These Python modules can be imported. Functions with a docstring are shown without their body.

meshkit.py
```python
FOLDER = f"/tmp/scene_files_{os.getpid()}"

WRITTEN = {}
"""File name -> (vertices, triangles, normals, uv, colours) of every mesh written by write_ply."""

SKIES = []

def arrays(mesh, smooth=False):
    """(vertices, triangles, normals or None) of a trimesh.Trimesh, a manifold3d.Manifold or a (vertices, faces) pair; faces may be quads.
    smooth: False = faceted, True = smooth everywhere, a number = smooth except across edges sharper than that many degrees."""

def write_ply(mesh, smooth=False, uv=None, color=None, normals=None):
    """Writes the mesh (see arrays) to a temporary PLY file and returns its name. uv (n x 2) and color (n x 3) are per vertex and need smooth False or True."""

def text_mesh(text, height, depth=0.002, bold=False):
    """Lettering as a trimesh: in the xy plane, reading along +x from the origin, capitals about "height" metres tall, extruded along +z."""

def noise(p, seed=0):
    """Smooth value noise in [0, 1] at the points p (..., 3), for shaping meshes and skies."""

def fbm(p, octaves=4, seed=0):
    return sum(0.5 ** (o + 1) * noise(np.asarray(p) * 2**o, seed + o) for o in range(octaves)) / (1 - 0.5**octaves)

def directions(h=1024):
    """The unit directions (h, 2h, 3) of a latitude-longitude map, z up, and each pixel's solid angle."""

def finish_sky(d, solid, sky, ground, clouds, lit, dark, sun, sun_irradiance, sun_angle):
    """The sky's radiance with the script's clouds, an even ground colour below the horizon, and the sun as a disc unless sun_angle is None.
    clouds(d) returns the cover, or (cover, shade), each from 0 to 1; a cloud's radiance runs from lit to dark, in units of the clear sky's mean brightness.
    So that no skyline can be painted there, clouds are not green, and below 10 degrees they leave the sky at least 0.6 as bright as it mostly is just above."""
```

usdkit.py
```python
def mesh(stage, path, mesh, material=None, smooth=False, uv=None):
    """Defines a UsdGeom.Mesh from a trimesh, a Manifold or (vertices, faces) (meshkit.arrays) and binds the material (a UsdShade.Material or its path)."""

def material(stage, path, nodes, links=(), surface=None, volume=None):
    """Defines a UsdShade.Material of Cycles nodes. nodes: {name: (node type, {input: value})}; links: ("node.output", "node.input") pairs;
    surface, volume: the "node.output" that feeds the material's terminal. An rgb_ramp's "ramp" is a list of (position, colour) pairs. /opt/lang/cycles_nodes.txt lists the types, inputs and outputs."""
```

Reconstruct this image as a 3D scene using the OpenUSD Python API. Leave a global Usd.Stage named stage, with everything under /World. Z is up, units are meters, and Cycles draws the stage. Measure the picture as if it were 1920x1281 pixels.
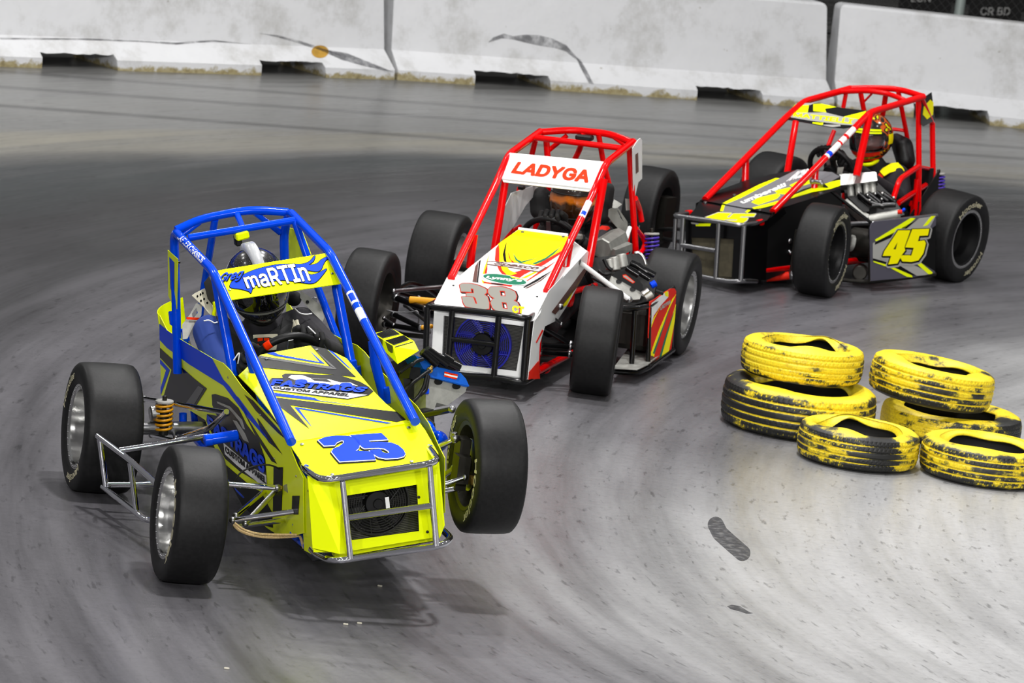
import math, random
import numpy as np, trimesh, manifold3d as m3, shapely
from shapely.geometry import Polygon, MultiPolygon, LineString, Point
from shapely import affinity
import usdkit, meshkit
from pxr import Usd, UsdGeom, UsdLux, UsdShade, Gf, Sdf, Vt

stage = Usd.Stage.CreateInMemory()
UsdGeom.SetStageUpAxis(stage, UsdGeom.Tokens.z); UsdGeom.SetStageMetersPerUnit(stage, 1.0)
UsdGeom.Xform.Define(stage, '/World'); UsdGeom.Scope.Define(stage, '/World/Looks')
stage.SetDefaultPrim(stage.GetPrimAtPath('/World'))

# ------------------------------------------------------------------ camera (solved from wheels, rims and tyres of the photo)
IW, IH = 1920, 1281
FPX, PITCH, ROLL, CH = 8891.15, math.radians(10.025), math.radians(7.351), 4.342
FWD = np.array([0, math.cos(PITCH), -math.sin(PITCH)])
_R, _D = np.array([1.0, 0, 0]), np.array([0, -math.sin(PITCH), -math.cos(PITCH)])
RGT = math.cos(ROLL) * _R - math.sin(ROLL) * _D
DWN = math.sin(ROLL) * _R + math.cos(ROLL) * _D
CAM = np.array([0, 0, CH])
cam = UsdGeom.Camera.Define(stage, '/World/Camera')
mtx = np.eye(4); mtx[0, :3] = RGT; mtx[1, :3] = -DWN; mtx[2, :3] = -FWD; mtx[3, :3] = CAM
cam.AddTransformOp().Set(Gf.Matrix4d(mtx.tolist()))
cam.CreateHorizontalApertureAttr(36.0); cam.CreateVerticalApertureAttr(36.0 * IH / IW)
cam.CreateFocalLengthAttr(36.0 * FPX / IW); cam.CreateClippingRangeAttr(Gf.Vec2f(0.5, 500))
cam.CreateFStopAttr(9.0); cam.CreateFocusDistanceAttr(19.6)
cam.CreateExposureAttr(0.0)

# ------------------------------------------------------------------ lights: high-bay lamps of the arena, and the dim bounce of the hall
dome = UsdLux.DomeLight.Define(stage, '/World/HallBounce'); dome.CreateColorAttr(Gf.Vec3f(1.0, 1.0, 1.02)); dome.CreateIntensityAttr(0.06)
LAMPS = [(x, y, 10.5) for y in (10, 18.7, 24.5, 29.5) for x in (-10.5, -3.8, 0.3, 8.5)] + [(x, -4, 8.5) for x in (-9, -3, 3, 9)]
def lamp(i, x, y, z):
    l = UsdLux.DiskLight.Define(stage, '/World/lamp_%03d' % i)
    l.CreateRadiusAttr(0.40); l.CreateNormalizeAttr(True)
    k = {-4: 5.8, 10: .6, 18.7: .6, 24.5: .7, 29.5: 1.7}[y]
    if x == .3: k = {10: .9, 18.7: 4.6, 24.5: 2.5, 29.5: 2.2}[y]
    if x == -3.8: k *= .55
    l.CreateIntensityAttr(56.0 * k); l.CreateColorAttr(Gf.Vec3f(1.0, 0.985, 0.97))
    l.AddTranslateOp().Set(Gf.Vec3d(x, y, z))
    if y == -4: l.AddRotateXOp().Set(55.0)                                # the row above the stand is aimed at the track
for i, q in enumerate(LAMPS): lamp(i, *q)

# ------------------------------------------------------------------ pixel -> world
def rays(px):
    px = np.atleast_2d(np.asarray(px, float))
    return FWD + np.outer((px[:, 0] - IW / 2) / FPX, RGT) + np.outer((px[:, 1] - IH / 2) / FPX, DWN)
def ground(px, z=0.0):
    d = rays(px); return CAM + d * ((z - CH) / d[:, 2])[:, None]
def rot(ax, deg):
    c, s = math.cos(math.radians(deg)), math.sin(math.radians(deg))
    return np.array({'x': [[1, 0, 0], [0, c, -s], [0, s, c]], 'y': [[c, 0, s], [0, 1, 0], [-s, 0, c]], 'z': [[c, -s, 0], [s, c, 0], [0, 0, 1]]}[ax])
class Frame:
    """A car's own frame: x forward from the rear axle, y to its left, z up; M rotates it into the world."""
    def __init__(s, x, y, hd, roll=0, e=.14, dz=0):
        s.G = rot('z', hd - 90); s.g = np.array([x, y, 0.0]); s.M = s.G @ rot('x', roll); s.o = s.g + s.G @ np.array([0, e, dz])
        s.c = s.M.T @ (CAM - s.o)
    def loc(s, w): return (np.asarray(w, float) - s.o) @ s.M
    def road(s, p): return s.loc(s.g + np.asarray(p, float) @ s.G.T)          # a point given over the road, not over the leaning body
    def roadv(s, v): return (np.asarray(v, float) @ s.G.T) @ s.M
    def at(s, p, x=None, y=None, z=None):
        d = s.M.T @ rays(p)[0]; i, v = (0, x) if x is not None else (1, y) if y is not None else (2, z)
        return s.c + d * (v - s.c[i]) / d[i]
    def on(s, pts, pl):
        p0, n = pl; d = rays(pts) @ s.M
        return s.c + d * ((n @ (p0 - s.c)) / (d @ n))[:, None]
    def plane(s, a, b, c):
        n = np.cross(b - a, c - a); n /= np.linalg.norm(n)
        return (a, n if n @ (s.c - a) > 0 else -n)

# ------------------------------------------------------------------ prims
_used = {}
def uniq(parent, name):
    k = parent + '/' + name; i = _used.get(k, 0); _used[k] = i + 1
    return k if i == 0 else '%s_%03d' % (k, i)
def tag(path, label=None, cat=None, group=None, kind=None):
    p = stage.GetPrimAtPath(path)
    for k, v in (('label', label), ('category', cat), ('group', group), ('kind', kind)):
        if v: p.SetCustomDataByKey(k, v)
    return path
def thing(name, label, cat, group=None, M=None, o=None):
    path = uniq('/World', name); x = UsdGeom.Xform.Define(stage, path)
    m = np.eye(4)
    if M is not None: m[:3, :3] = M.T
    if o is not None: m[3, :3] = o
    x.AddTransformOp().Set(Gf.Matrix4d(m.tolist()))
    return tag(path, label, cat, group)
def part(parent, name, mesh, mat, smooth=35, label=None, kind=None, attr=None):
    path = uniq(parent, name)
    if attr is not None: smooth = True
    m = usdkit.mesh(stage, path, mesh, mat, smooth)
    if attr is not None:
        UsdGeom.PrimvarsAPI(m).CreatePrimvar('paint', Sdf.ValueTypeNames.Color3fArray, 'vertex').Set(Vt.Vec3fArray.FromNumpy(np.repeat(np.asarray(attr, np.float32)[:, None], 3, 1)))
    return tag(path, label, None, None, kind)
cat = lambda *ms: trimesh.util.concatenate([m for m in ms if m is not None])

# ------------------------------------------------------------------ meshes
def fillet(pts, d, k=5):
    pts = [np.asarray(p, float) for p in pts]; out = [pts[0]]
    for a, b, c in zip(pts, pts[1:], pts[2:]):
        u, v = a - b, c - b; lu, lv = np.linalg.norm(u), np.linalg.norm(v); e = min(d, .45 * lu, .45 * lv)
        p, q = b + u / lu * e, b + v / lv * e
        out += [(1 - t) ** 2 * p + 2 * t * (1 - t) * b + t * t * q for t in np.linspace(0, 1, k)]
    return np.array(out + [pts[-1]])
def tube(pts, r, n=12, bend=.05, caps=True):
    P = fillet(pts, bend) if len(pts) > 2 and bend else np.asarray(pts, float)
    T = np.gradient(P, axis=0); T /= np.maximum(np.linalg.norm(T, axis=1), 1e-9)[:, None]
    u = np.cross(T[0], [0.3, .2, 1.0]); u /= np.linalg.norm(u); V, t = [], np.linspace(0, 2 * np.pi, n, endpoint=False)
    rr = np.broadcast_to(r, len(P))
    for p, d, q in zip(P, T, rr):
        u = u - d * (u @ d); u /= np.linalg.norm(u); w = np.cross(d, u)
        V.append(p + q * (np.outer(np.cos(t), u) + np.outer(np.sin(t), w)))
    V = np.vstack(V); F = []
    i = np.arange(n); j = (i + 1) % n
    for k in range(len(P) - 1):
        a, b = k * n, (k + 1) * n
        F += [np.stack([a + i, a + j, b + j], 1), np.stack([a + i, b + j, b + i], 1)]
    if caps:
        c0, c1 = len(V), len(V) + 1; V = np.vstack([V, P[0], P[-1]]); e = (len(P) - 1) * n
        F += [np.stack([np.full(n, c0), j, i], 1), np.stack([np.full(n, c1), e + i, e + j], 1)]
    return trimesh.Trimesh(V, np.vstack(F), process=False)
def frame_of(ax):
    ax = np.asarray(ax, float) / np.linalg.norm(ax); u = np.cross([0, 0, 1.0], ax)
    u = np.array([1.0, 0, 0]) if np.linalg.norm(u) < 1e-6 else u / np.linalg.norm(u)
    return np.stack([u, np.cross(ax, u), ax], 1)                              # columns: side, up, axis
def place(m, R, p): return trimesh.Trimesh(np.asarray(m.vertices) @ np.asarray(R).T + p, m.faces, process=False)
def lathe(prof, n=48, closed=False):
    """(r, z) profile about z; wound so that normals point out when the profile runs up the outside."""
    prof = np.asarray(prof, float); t = np.linspace(0, 2 * np.pi, n, endpoint=False); k = len(prof)
    V = np.stack([np.outer(np.cos(t), prof[:, 0]), np.outer(np.sin(t), prof[:, 0]), np.tile(prof[:, 1], (n, 1))], -1).reshape(-1, 3)
    F = []; i = np.arange(n); j = (i + 1) % n
    for a in range(k if closed else k - 1):
        b = (a + 1) % k
        F += [np.stack([i * k + a, j * k + a, j * k + b], 1), np.stack([i * k + a, j * k + b, i * k + b], 1)]
    m = trimesh.Trimesh(V, np.vstack(F), process=False)
    return m
def box(sx, sy, sz, b=.004, R=None, p=(0, 0, 0)):
    s = np.array([sx, sy, sz]) / 2; b = min(b, s.min() * .9); V = []
    for q in np.ndindex(2, 2, 2):
        q = np.array(q) * 2 - 1
        for k in range(3):
            e = s - b; e[k] = s[k]; V.append(q * e)
    m = trimesh.convex.convex_hull(np.array(V)); return place(m, np.eye(3) if R is None else R, np.asarray(p, float))
def hull(pts): return trimesh.convex.convex_hull(np.asarray(pts, float))
def ball(c, r, sub=2):
    m = trimesh.creation.icosphere(subdivisions=sub, radius=1.0); return trimesh.Trimesh(m.vertices * r + c, m.faces, process=False)
def cyl(a, b, r, n=20, bev=.15):
    a, b = np.asarray(a, float), np.asarray(b, float); L = np.linalg.norm(b - a); e = min(bev * r, L * .2)
    return place(lathe([(0, 0), (r - e, 0), (r, e), (r, L - e), (r - e, L), (0, L)], n), frame_of(b - a), a)
def thick(V, F, n, t):
    """Triangles V, F (a sheet) given the depth t behind them along -n."""
    V = np.asarray(V, float); F = np.asarray(F); nrm = np.cross(V[F[:, 1]] - V[F[:, 0]], V[F[:, 2]] - V[F[:, 0]]).sum(0)
    if nrm @ n < 0: F = F[:, ::-1]
    E = np.vstack([F[:, [0, 1]], F[:, [1, 2]], F[:, [2, 0]]]); key = set(map(tuple, E))
    B = np.array([e for e in key if (e[1], e[0]) not in key]); N = len(V)
    S = np.vstack([np.stack([B[:, 0], B[:, 0] + N, B[:, 1] + N], 1), np.stack([B[:, 0], B[:, 1] + N, B[:, 1]], 1)])
    return trimesh.Trimesh(np.vstack([V, V - n * t]), np.vstack([F, F[:, ::-1] + N, S]), process=False)
def polys(g):
    if isinstance(g, (list, tuple)): g = Polygon(g)
    if not g.is_valid: g = g.buffer(0)
    return [p for p in getattr(g, 'geoms', [g]) if p.geom_type == 'Polygon' and p.area > .05]
def sheet(fr, poly, pl, t=.0015, lift=0.0):
    """The outline poly (pixels) cut from a plate of thickness t that lies in the plane pl of the frame."""
    ms = []
    for p in polys(poly):
        v, f = trimesh.creation.triangulate_polygon(p, engine='earcut')
        ms.append(thick(fr.on(v, pl) + pl[1] * lift, f, pl[1], t))
    return cat(*ms) if ms else None
def plate3(pts, t, holes=()):
    """A plate through 3-D points (planar), thickness t centred."""
    P = np.asarray(pts, float); c = P.mean(0); n = np.linalg.svd(P - c)[2][2]; R = frame_of(n)
    q = (P - c) @ R; pg = Polygon(q[:, :2], [((np.asarray(h, float) - c) @ R)[:, :2] for h in holes])
    v, f = trimesh.creation.triangulate_polygon(pg.buffer(0), engine='earcut')
    V = np.c_[v, np.zeros(len(v))] @ R.T + c; return thick(V + n * t / 2, f, n, t)
_tx = {}
def text_poly(text, fat):
    """Outline of the lettering as a flat polygon, made heavier by fat."""
    if (text, fat) not in _tx:
        m = meshkit.text_mesh(text, 1.0, .01, True); v, g = m.vertices, m.triangles[m.face_normals[:, 2] > .9]
        _tx[text, fat] = shapely.union_all([Polygon(t[:, :2]) for t in g]).buffer(.004).buffer(fat - .004).simplify(.006)
    return _tx[text, fat]
def text_at(fr, text, quad, pl, bold=True, lift=.0016, shear=0.0, t=.0008, fn=None, fat=.045):
    """Lettering warped into the pixel quad (top left, top right, bottom right, bottom left) on a plane."""
    g = affinity.affine_transform(text_poly(text, fat), [1, shear, 0, 1, 0, 0]); x0, y0, x1, y1 = g.bounds
    a, b, c, d = [np.asarray(q, float) for q in quad]; ms = []
    for p in polys(affinity.scale(g, 10, 10, origin=(0, 0))):
        v, f = trimesh.creation.triangulate_polygon(p, engine='earcut'); v = v / 10; u = (v[:, 0] - x0) / (x1 - x0); w = (v[:, 1] - y0) / (y1 - y0)
        if fn: u, w = fn(u, w)
        px = (1 - u)[:, None] * ((1 - w)[:, None] * d + w[:, None] * a) + u[:, None] * ((1 - w)[:, None] * c + w[:, None] * b)
        ms.append(thick(fr.on(px, pl) + pl[1] * (lift + t), f, pl[1], t))
    return cat(*ms)
def chain(joints, refine=.012, sm=8):
    """One continuous smoothed skin over bones [(p, r, q, s), ...]."""
    M = m3.Manifold()
    for p, r, q, s in joints:
        a = m3.Manifold.sphere(r, 20).translate(list(map(float, p))); b = m3.Manifold.sphere(s, 20).translate(list(map(float, q)))
        M += m3.Manifold.batch_hull([a, b])
    M = M.refine_to_length(refine); me = M.to_mesh(); m = trimesh.Trimesh(me.vert_properties[:, :3], me.tri_verts, process=False)
    m.merge_vertices(); trimesh.smoothing.filter_taubin(m, iterations=sm); return m

# ------------------------------------------------------------------ materials
def lin(c): c = np.asarray(c, float) / 255; return np.where(c <= .04045, c / 12.92, ((c + .055) / 1.055) ** 2.4)
LK = '/World/Looks/'
def paint(name, rgb, rough=.35, metal=0.0, coat=0.0, spec=.5, grime=0.0):
    nodes = {'p': ('principled_bsdf', dict(base_color=lin(rgb), roughness=rough, metallic=metal, coat_weight=coat, specular_ior_level=spec))}; links = []
    if grime:
        nodes.update({'t': ('texture_coordinate', {}), 'n': ('noise_texture', dict(scale=14.0, detail=6.0, roughness=.65)), 'r': ('rgb_ramp', dict(ramp=[(0, lin(rgb) * (1 - grime)), (.42, lin(rgb) * (1 - grime * .6)), (.6, lin(rgb)), (1, lin(rgb))]))})
        links = [('t.object', 'n.vector'), ('n.fac', 'r.fac'), ('r.color', 'p.base_color')]
    return usdkit.material(stage, LK + name, nodes, links, surface='p.BSDF')
M_ = {}
M_['lime'] = paint('lime', (240, 255, 0), .3, coat=0, spec=.15)
M_['blue'] = paint('blue_gloss', (0, 70, 222), .12, coat=0, spec=.2)
M_['blue_print'] = paint('blue_print', (0, 66, 226), .4, spec=.12)
M_['black_print'] = paint('black_print', (10, 10, 10), .3, spec=.12)
M_['grey_print'] = paint('grey_print', (92, 92, 92), .35, spec=.2)
M_['silver_print'] = paint('silver_print', (164, 163, 158), .45, spec=.15)
M_['number_silver'] = paint('number_silver', (138, 136, 128), .5, spec=.1); M_['number_red'] = paint('number_red', (186, 40, 18), .5, spec=.08)
M_['mid_grey'] = paint('mid_grey', (120, 120, 124), .4, spec=.2)
M_['white_print'] = paint('white_print', (244, 244, 244), .4)
M_['red'] = paint('red_gloss', (228, 0, 3), .13, coat=0, spec=.28)
M_['red_print'] = paint('red_print', (224, 42, 26), .5, spec=.08)
M_['orange_print'] = paint('orange_print', (238, 50, 0), .5, spec=.08)
M_['yellow_print'] = paint('yellow_print', (255, 244, 0), .45, spec=.08)
M_['white'] = paint('white_gloss', (244, 245, 244), .3, coat=.1)
M_['green_print'] = paint('green_print', (10, 112, 82), .4, spec=.2)
M_['brown_print'] = paint('brown_print', (96, 66, 60), .4, spec=.2)
M_['black'] = paint('black_gloss', (9, 9, 10), .22, coat=.1, spec=.35)
M_['black_satin'] = paint('black_satin', (14, 14, 15), .45, spec=.3)
M_['plastic'] = paint('black_plastic', (26, 26, 26), .55, grime=.3)
M_['purple'] = paint('purple_spring', (74, 50, 168), .35)
M_['gold'] = paint('gold_spring', (216, 150, 10), .35)
M_['brass'] = paint('brass', (196, 160, 84), .3, metal=1)
M_['chrome'] = paint('chrome', (214, 214, 220), .05, metal=1)
M_['steel'] = paint('steel', (150, 150, 152), .32, metal=1)
M_['polished'] = paint('polished_aluminium', (214, 214, 212), .17, metal=1)
M_['alu'] = paint('aluminium', (205, 205, 203), .3, metal=1, grime=.25)
M_['cast'] = paint('cast_aluminium', (176, 176, 170), .5, metal=.55, grime=.35)
M_['grey_metal'] = paint('grey_bracket', (150, 150, 144), .45, metal=.5, grime=.3)
M_['dark_metal'] = paint('dark_metal', (52, 50, 46), .45, metal=.7, grime=.4)
M_['head_blue'] = paint('cover_blue', (10, 92, 196), .35, grime=.25)
M_['fan_blue'] = paint('fan_blue', (30, 34, 158), .4)
M_['suit_black'] = paint('suit_black', (30, 28, 33), .85)
M_['suit_blue'] = paint('suit_blue', (34, 62, 140), .8)
M_['glove'] = paint('glove_black', (17, 17, 18), .8)
M_['cream'] = paint('cream_cloth', (205, 200, 178), .8)
M_['carbon'] = usdkit.material(stage, LK + 'flake_black', {'t': ('texture_coordinate', {}), 'n': ('noise_texture', dict(scale=260.0, detail=3.0)), 'r': ('rgb_ramp', dict(ramp=[(0, (.006,) * 3), (.6, (.01,) * 3), (.72, (.16,) * 3), (1, (.3,) * 3)])), 'p': ('principled_bsdf', dict(roughness=.22, coat_weight=.7))}, [('t.object', 'n.vector'), ('n.fac', 'r.fac'), ('r.color', 'p.base_color')], surface='p.BSDF')
M_['visor'] = paint('visor_dark', (10, 9, 9), .06, coat=1)
M_['visor_amber'] = usdkit.material(stage, LK + 'visor_amber', {'t': ('texture_coordinate', {}), 's': ('separate_xyz', {}), 'z': ('map_range', dict(from_min=.70, from_max=.86, clamp=True)), 'n': ('noise_texture', dict(scale=13.0, detail=2.0)), 'w': ('math', dict(math_type='multiply_add', value2=.5, value3=-.25)), 'a': ('math', dict(math_type='add')),
    'r': ('rgb_ramp', dict(ramp=[(0, (.02, .007, .002)), (.24, (.05, .018, .004)), (.34, (.75, .2, .01)), (.48, (.6, .15, .008)), (.58, (.07, .025, .006)), (1, (.02, .01, .006))])), 'p': ('principled_bsdf', dict(roughness=.08, coat_weight=.5))}, [('t.object', 's.vector'), ('s.z', 'z.value'), ('t.object', 'n.vector'), ('n.fac', 'w.value1'), ('w.value', 'a.value1'), ('z.result', 'a.value2'), ('a.value', 'r.fac'), ('r.color', 'p.base_color')], surface='p.BSDF')
M_['rope'] = usdkit.material(stage, LK + 'rope', {'t': ('texture_coordinate', {}), 'n': ('noise_texture', dict(scale=180.0, detail=2.0)), 'r': ('rgb_ramp', dict(ramp=[(0, lin((120, 92, 52))), (.45, lin((186, 158, 108))), (.7, lin((206, 184, 140))), (.8, lin((190, 70, 40)))])), 'p': ('principled_bsdf', dict(roughness=.9))}, [('t.object', 'n.vector'), ('n.fac', 'r.fac'), ('r.color', 'p.base_color')], surface='p.BSDF')
# racing slick: worn satin rubber, a little mottled
M_['slick'] = usdkit.material(stage, LK + 'slick_rubber', {'t': ('texture_coordinate', {}), 'n': ('noise_texture', dict(scale=60.0, detail=5.0, roughness=.7)), 'n2': ('noise_texture', dict(scale=5.0, detail=3.0)), 'm': ('mix_float', dict(fac=.4)),
    'r': ('rgb_ramp', dict(ramp=[(0, (.004,) * 3), (.4, (.008, .008, .0083)), (.62, (.014, .014, .0143)), (1, (.04, .04, .041))])), 'b': ('bump', dict(strength=.25, distance=.002)), 'p': ('principled_bsdf', dict(roughness=.5, specular_ior_level=.22))},
    [('t.object', 'n.vector'), ('t.object', 'n2.vector'), ('n.fac', 'm.a'), ('n2.fac', 'm.b'), ('m.result', 'r.fac'), ('r.color', 'p.base_color'), ('n.fac', 'b.height'), ('b.normal', 'p.normal')], surface='p.BSDF')
M_['sidewall'] = paint('sidewall_rubber', (30, 30, 30), .5, grime=.2)
M_['letter'] = paint('tyre_lettering', (196, 190, 160), .7, grime=.5)
M_['core'] = usdkit.material(stage, LK + 'radiator_core', {'t': ('texture_coordinate', {}), 's': ('separate_xyz', {}), 'w': ('math', dict(math_type='multiply', value2=900.0)), 'f': ('math', dict(math_type='sine')), 'r': ('rgb_ramp', dict(ramp=[(0, (.02,) * 3), (1, (.14, .135, .125))])), 'p': ('principled_bsdf', dict(roughness=.5, metallic=.5))},
    [('t.object', 's.vector'), ('s.z', 'w.value1'), ('w.value', 'f.value1'), ('f.value', 'r.fac'), ('r.color', 'p.base_color')], surface='p.BSDF')
M_['core45'] = paint('tan_screen', (84, 78, 60), .7, grime=.5)

# ------------------------------------------------------------------ the setting: floor, barriers, back wall
TC = np.array([12.0, 21.0])                                              # centre of the turn
_b = ground([(0, 125), (370, 137), (742, 150), (1180, 183), (1566, 205), (1920, 238)])[:, :2]
_s = np.linalg.lstsq(np.c_[2 * _b, np.ones(len(_b))], (_b ** 2).sum(1), rcond=None)[0]
BC = _s[:2]; BR = math.sqrt(_s[2] + BC @ BC)                             # the wall of barriers bends round BC
FLK = .60
def _seam(a, b):
    a, b = ground([a, b])[:, :2]; t = (b - a) / np.linalg.norm(b - a); n = np.array([-t[1], t[0]]); return n, float(n @ a)
SEAMS = [_seam((640, 182), (1280, 230)), _seam((0, 163), (640, 208)), _seam((0, 198), (640, 245))]
def floor_material():
    N = {'g': ('geometry', {}), 'c': ('vector_math', dict(math_type='subtract', vector2=(TC[0], TC[1], 0.0))), 's': ('separate_xyz', {}),
         'l': ('vector_math', dict(math_type='length')), 'a': ('math', dict(math_type='arctan2')),
         'rx': ('math', dict(math_type='multiply', value2=5.0)), 'ay': ('math', dict(math_type='multiply', value2=4.5)), 'v': ('combine_xyz', {}),
         'n': ('noise_texture', dict(scale=1.0, detail=6.0, roughness=.55)),
         'rx2': ('math', dict(math_type='multiply', value2=1.1)), 'ay2': ('math', dict(math_type='multiply', value2=5.0)), 'v2': ('combine_xyz', {}),
         'n2': ('noise_texture', dict(scale=1.0, detail=3.0)),
         'w': ('math', dict(math_type='multiply_add', value2=1.2, value3=-.6)), 'r2': ('math', dict(math_type='add')),
         'mr': ('map_range', dict(from_min=9.0, from_max=22.0, clamp=True)),
         'ramp': ('rgb_ramp', dict(ramp=[(p, np.array(c) * FLK) for p, c in [(0, (.78, .78, .785)), (.15, (.72, .72, .725)), (.195, (.56, .56, .565)), (.235, (.36, .357, .37)), (.265, (.235, .231, .247)), (.31, (.195, .19, .208)), (.36, (.172, .167, .183)), (.40, (.15, .145, .159)), (.46, (.092, .09, .096)), (.52, (.055, .054, .057)), (.56, (.06, .067, .07)), (1, (.068, .067, .069))]])),
         'dw': ('math', dict(math_type='multiply_add', value2=-1.0, value3=BR)), 'dn': ('math', dict(math_type='multiply_add', value2=.55, value3=-.27)), 'd0': ('math', dict(math_type='add')),
         'om': ('map_range', dict(from_min=3.12, from_max=3.45, to_min=1.0, to_max=0.0, clamp=True)), 'od': ('map_range', dict(from_min=0.0, from_max=4.0, clamp=True)),
         'oramp': ('rgb_ramp', dict(ramp=[(q, np.array(c) * FLK) for q, c in [(0, (.24, .24, .232)), (.25, (.29, .29, .28)), (.58, (.31, .31, .3)), (.62, (.34, .325, .28)), (.68, (.37, .35, .29)), (.76, (.34, .325, .28)), (.82, (.24, .23, .21))]])), 'omix': ('mix', {}),
         'k': ('rgb_ramp', dict(ramp=[(0, (.45,) * 3), (.36, (.74,) * 3), (.5, (1.0,) * 3), (.64, (1.22,) * 3), (1, (1.45,) * 3)])),
         'mul': ('mix', dict(mix_type='multiply', fac=1.0)), 'kf': ('map_range', dict(from_min=10.5, from_max=13.0, to_min=.3, to_max=1.0, clamp=True)),
         # fine grain of the concrete and dark rubber crumbs
         'n3': ('noise_texture', dict(scale=26.0, detail=6.0, roughness=.7)), 'k3': ('rgb_ramp', dict(ramp=[(0, (.2,) * 3), (.3, (.5,) * 3), (.37, (.9,) * 3), (.5, (1.0,) * 3), (.75, (1.1,) * 3)])), 'mul3': ('mix', dict(mix_type='multiply', fac=.85)),
         'n4': ('noise_texture', dict(scale=.55, detail=3.0)), 'k4': ('rgb_ramp', dict(ramp=[(0.3, (.8,) * 3), (.5, (1.0,) * 3), (.7, (1.12, 1.12, 1.12))])), 'mul4': ('mix', dict(mix_type='multiply', fac=.9)),
         # long joints that run along the wall
         'cb': ('vector_math', dict(math_type='distance', vector2=(BC[0], BC[1], 0.0))),
         **{k: v for i, (n, c) in enumerate(SEAMS) for k, v in (('sd%d' % i, ('vector_math', dict(math_type='dot_product', vector2=(n[0], n[1], 0.0)))), ('ss%d' % i, ('math', dict(math_type='subtract', value2=c))), ('sa%d' % i, ('math', dict(math_type='absolute'))))},
         'mn0': ('math', dict(math_type='minimum')), 'mn': ('math', dict(math_type='minimum')), 'kj': ('map_range', dict(from_min=.03, from_max=.11, to_min=.5, to_max=1.0, clamp=True)), 'mulj': ('mix', dict(mix_type='multiply', fac=1.0)),
         # short rubber flecks along the line
         'rx5': ('math', dict(math_type='multiply', value2=26.0)), 'ay5': ('math', dict(math_type='multiply', value2=70.0)), 'v5': ('combine_xyz', {}), 'n5': ('noise_texture', dict(scale=1.0, detail=3.0, roughness=.6)), 'k5': ('rgb_ramp', dict(ramp=[(0, (.3,) * 3), (.31, (.5,) * 3), (.40, (1.0,) * 3), (1, (1.0,) * 3)])), 'mul5': ('mix', dict(mix_type='multiply', fac=.8)),
         'rg': ('map_range', dict(from_min=.3, from_max=.7, to_min=.22, to_max=.4, clamp=True)), 'b': ('bump', dict(strength=.12, distance=.01)),
         'p': ('principled_bsdf', dict(specular_ior_level=.42))}
    N.update({'oy': ('map_range', dict(from_min=18.5, from_max=22.8, to_min=0.0, to_max=1.3, clamp=True)), 'ow': ('map_range', dict(from_min=-.7, from_max=.9, clamp=True)), 'oo': ('math', dict(math_type='multiply')), 'r3': ('math', dict(math_type='add')), 'sp': ('separate_xyz', {}), 'wt': ('math', dict(math_type='subtract', value1=20.6)), 'wm': ('math', dict(math_type='maximum', value2=0.0)), 'w2': ('math', dict(math_type='multiply')), 'wx': ('map_range', dict(from_min=-.7, from_max=.9, to_min=0.0, to_max=-.035, clamp=True)), 'w3': ('math', dict(math_type='multiply')), 'wv': ('combine_xyz', {}), 'wp': ('vector_math', dict(math_type='add'))})
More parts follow.
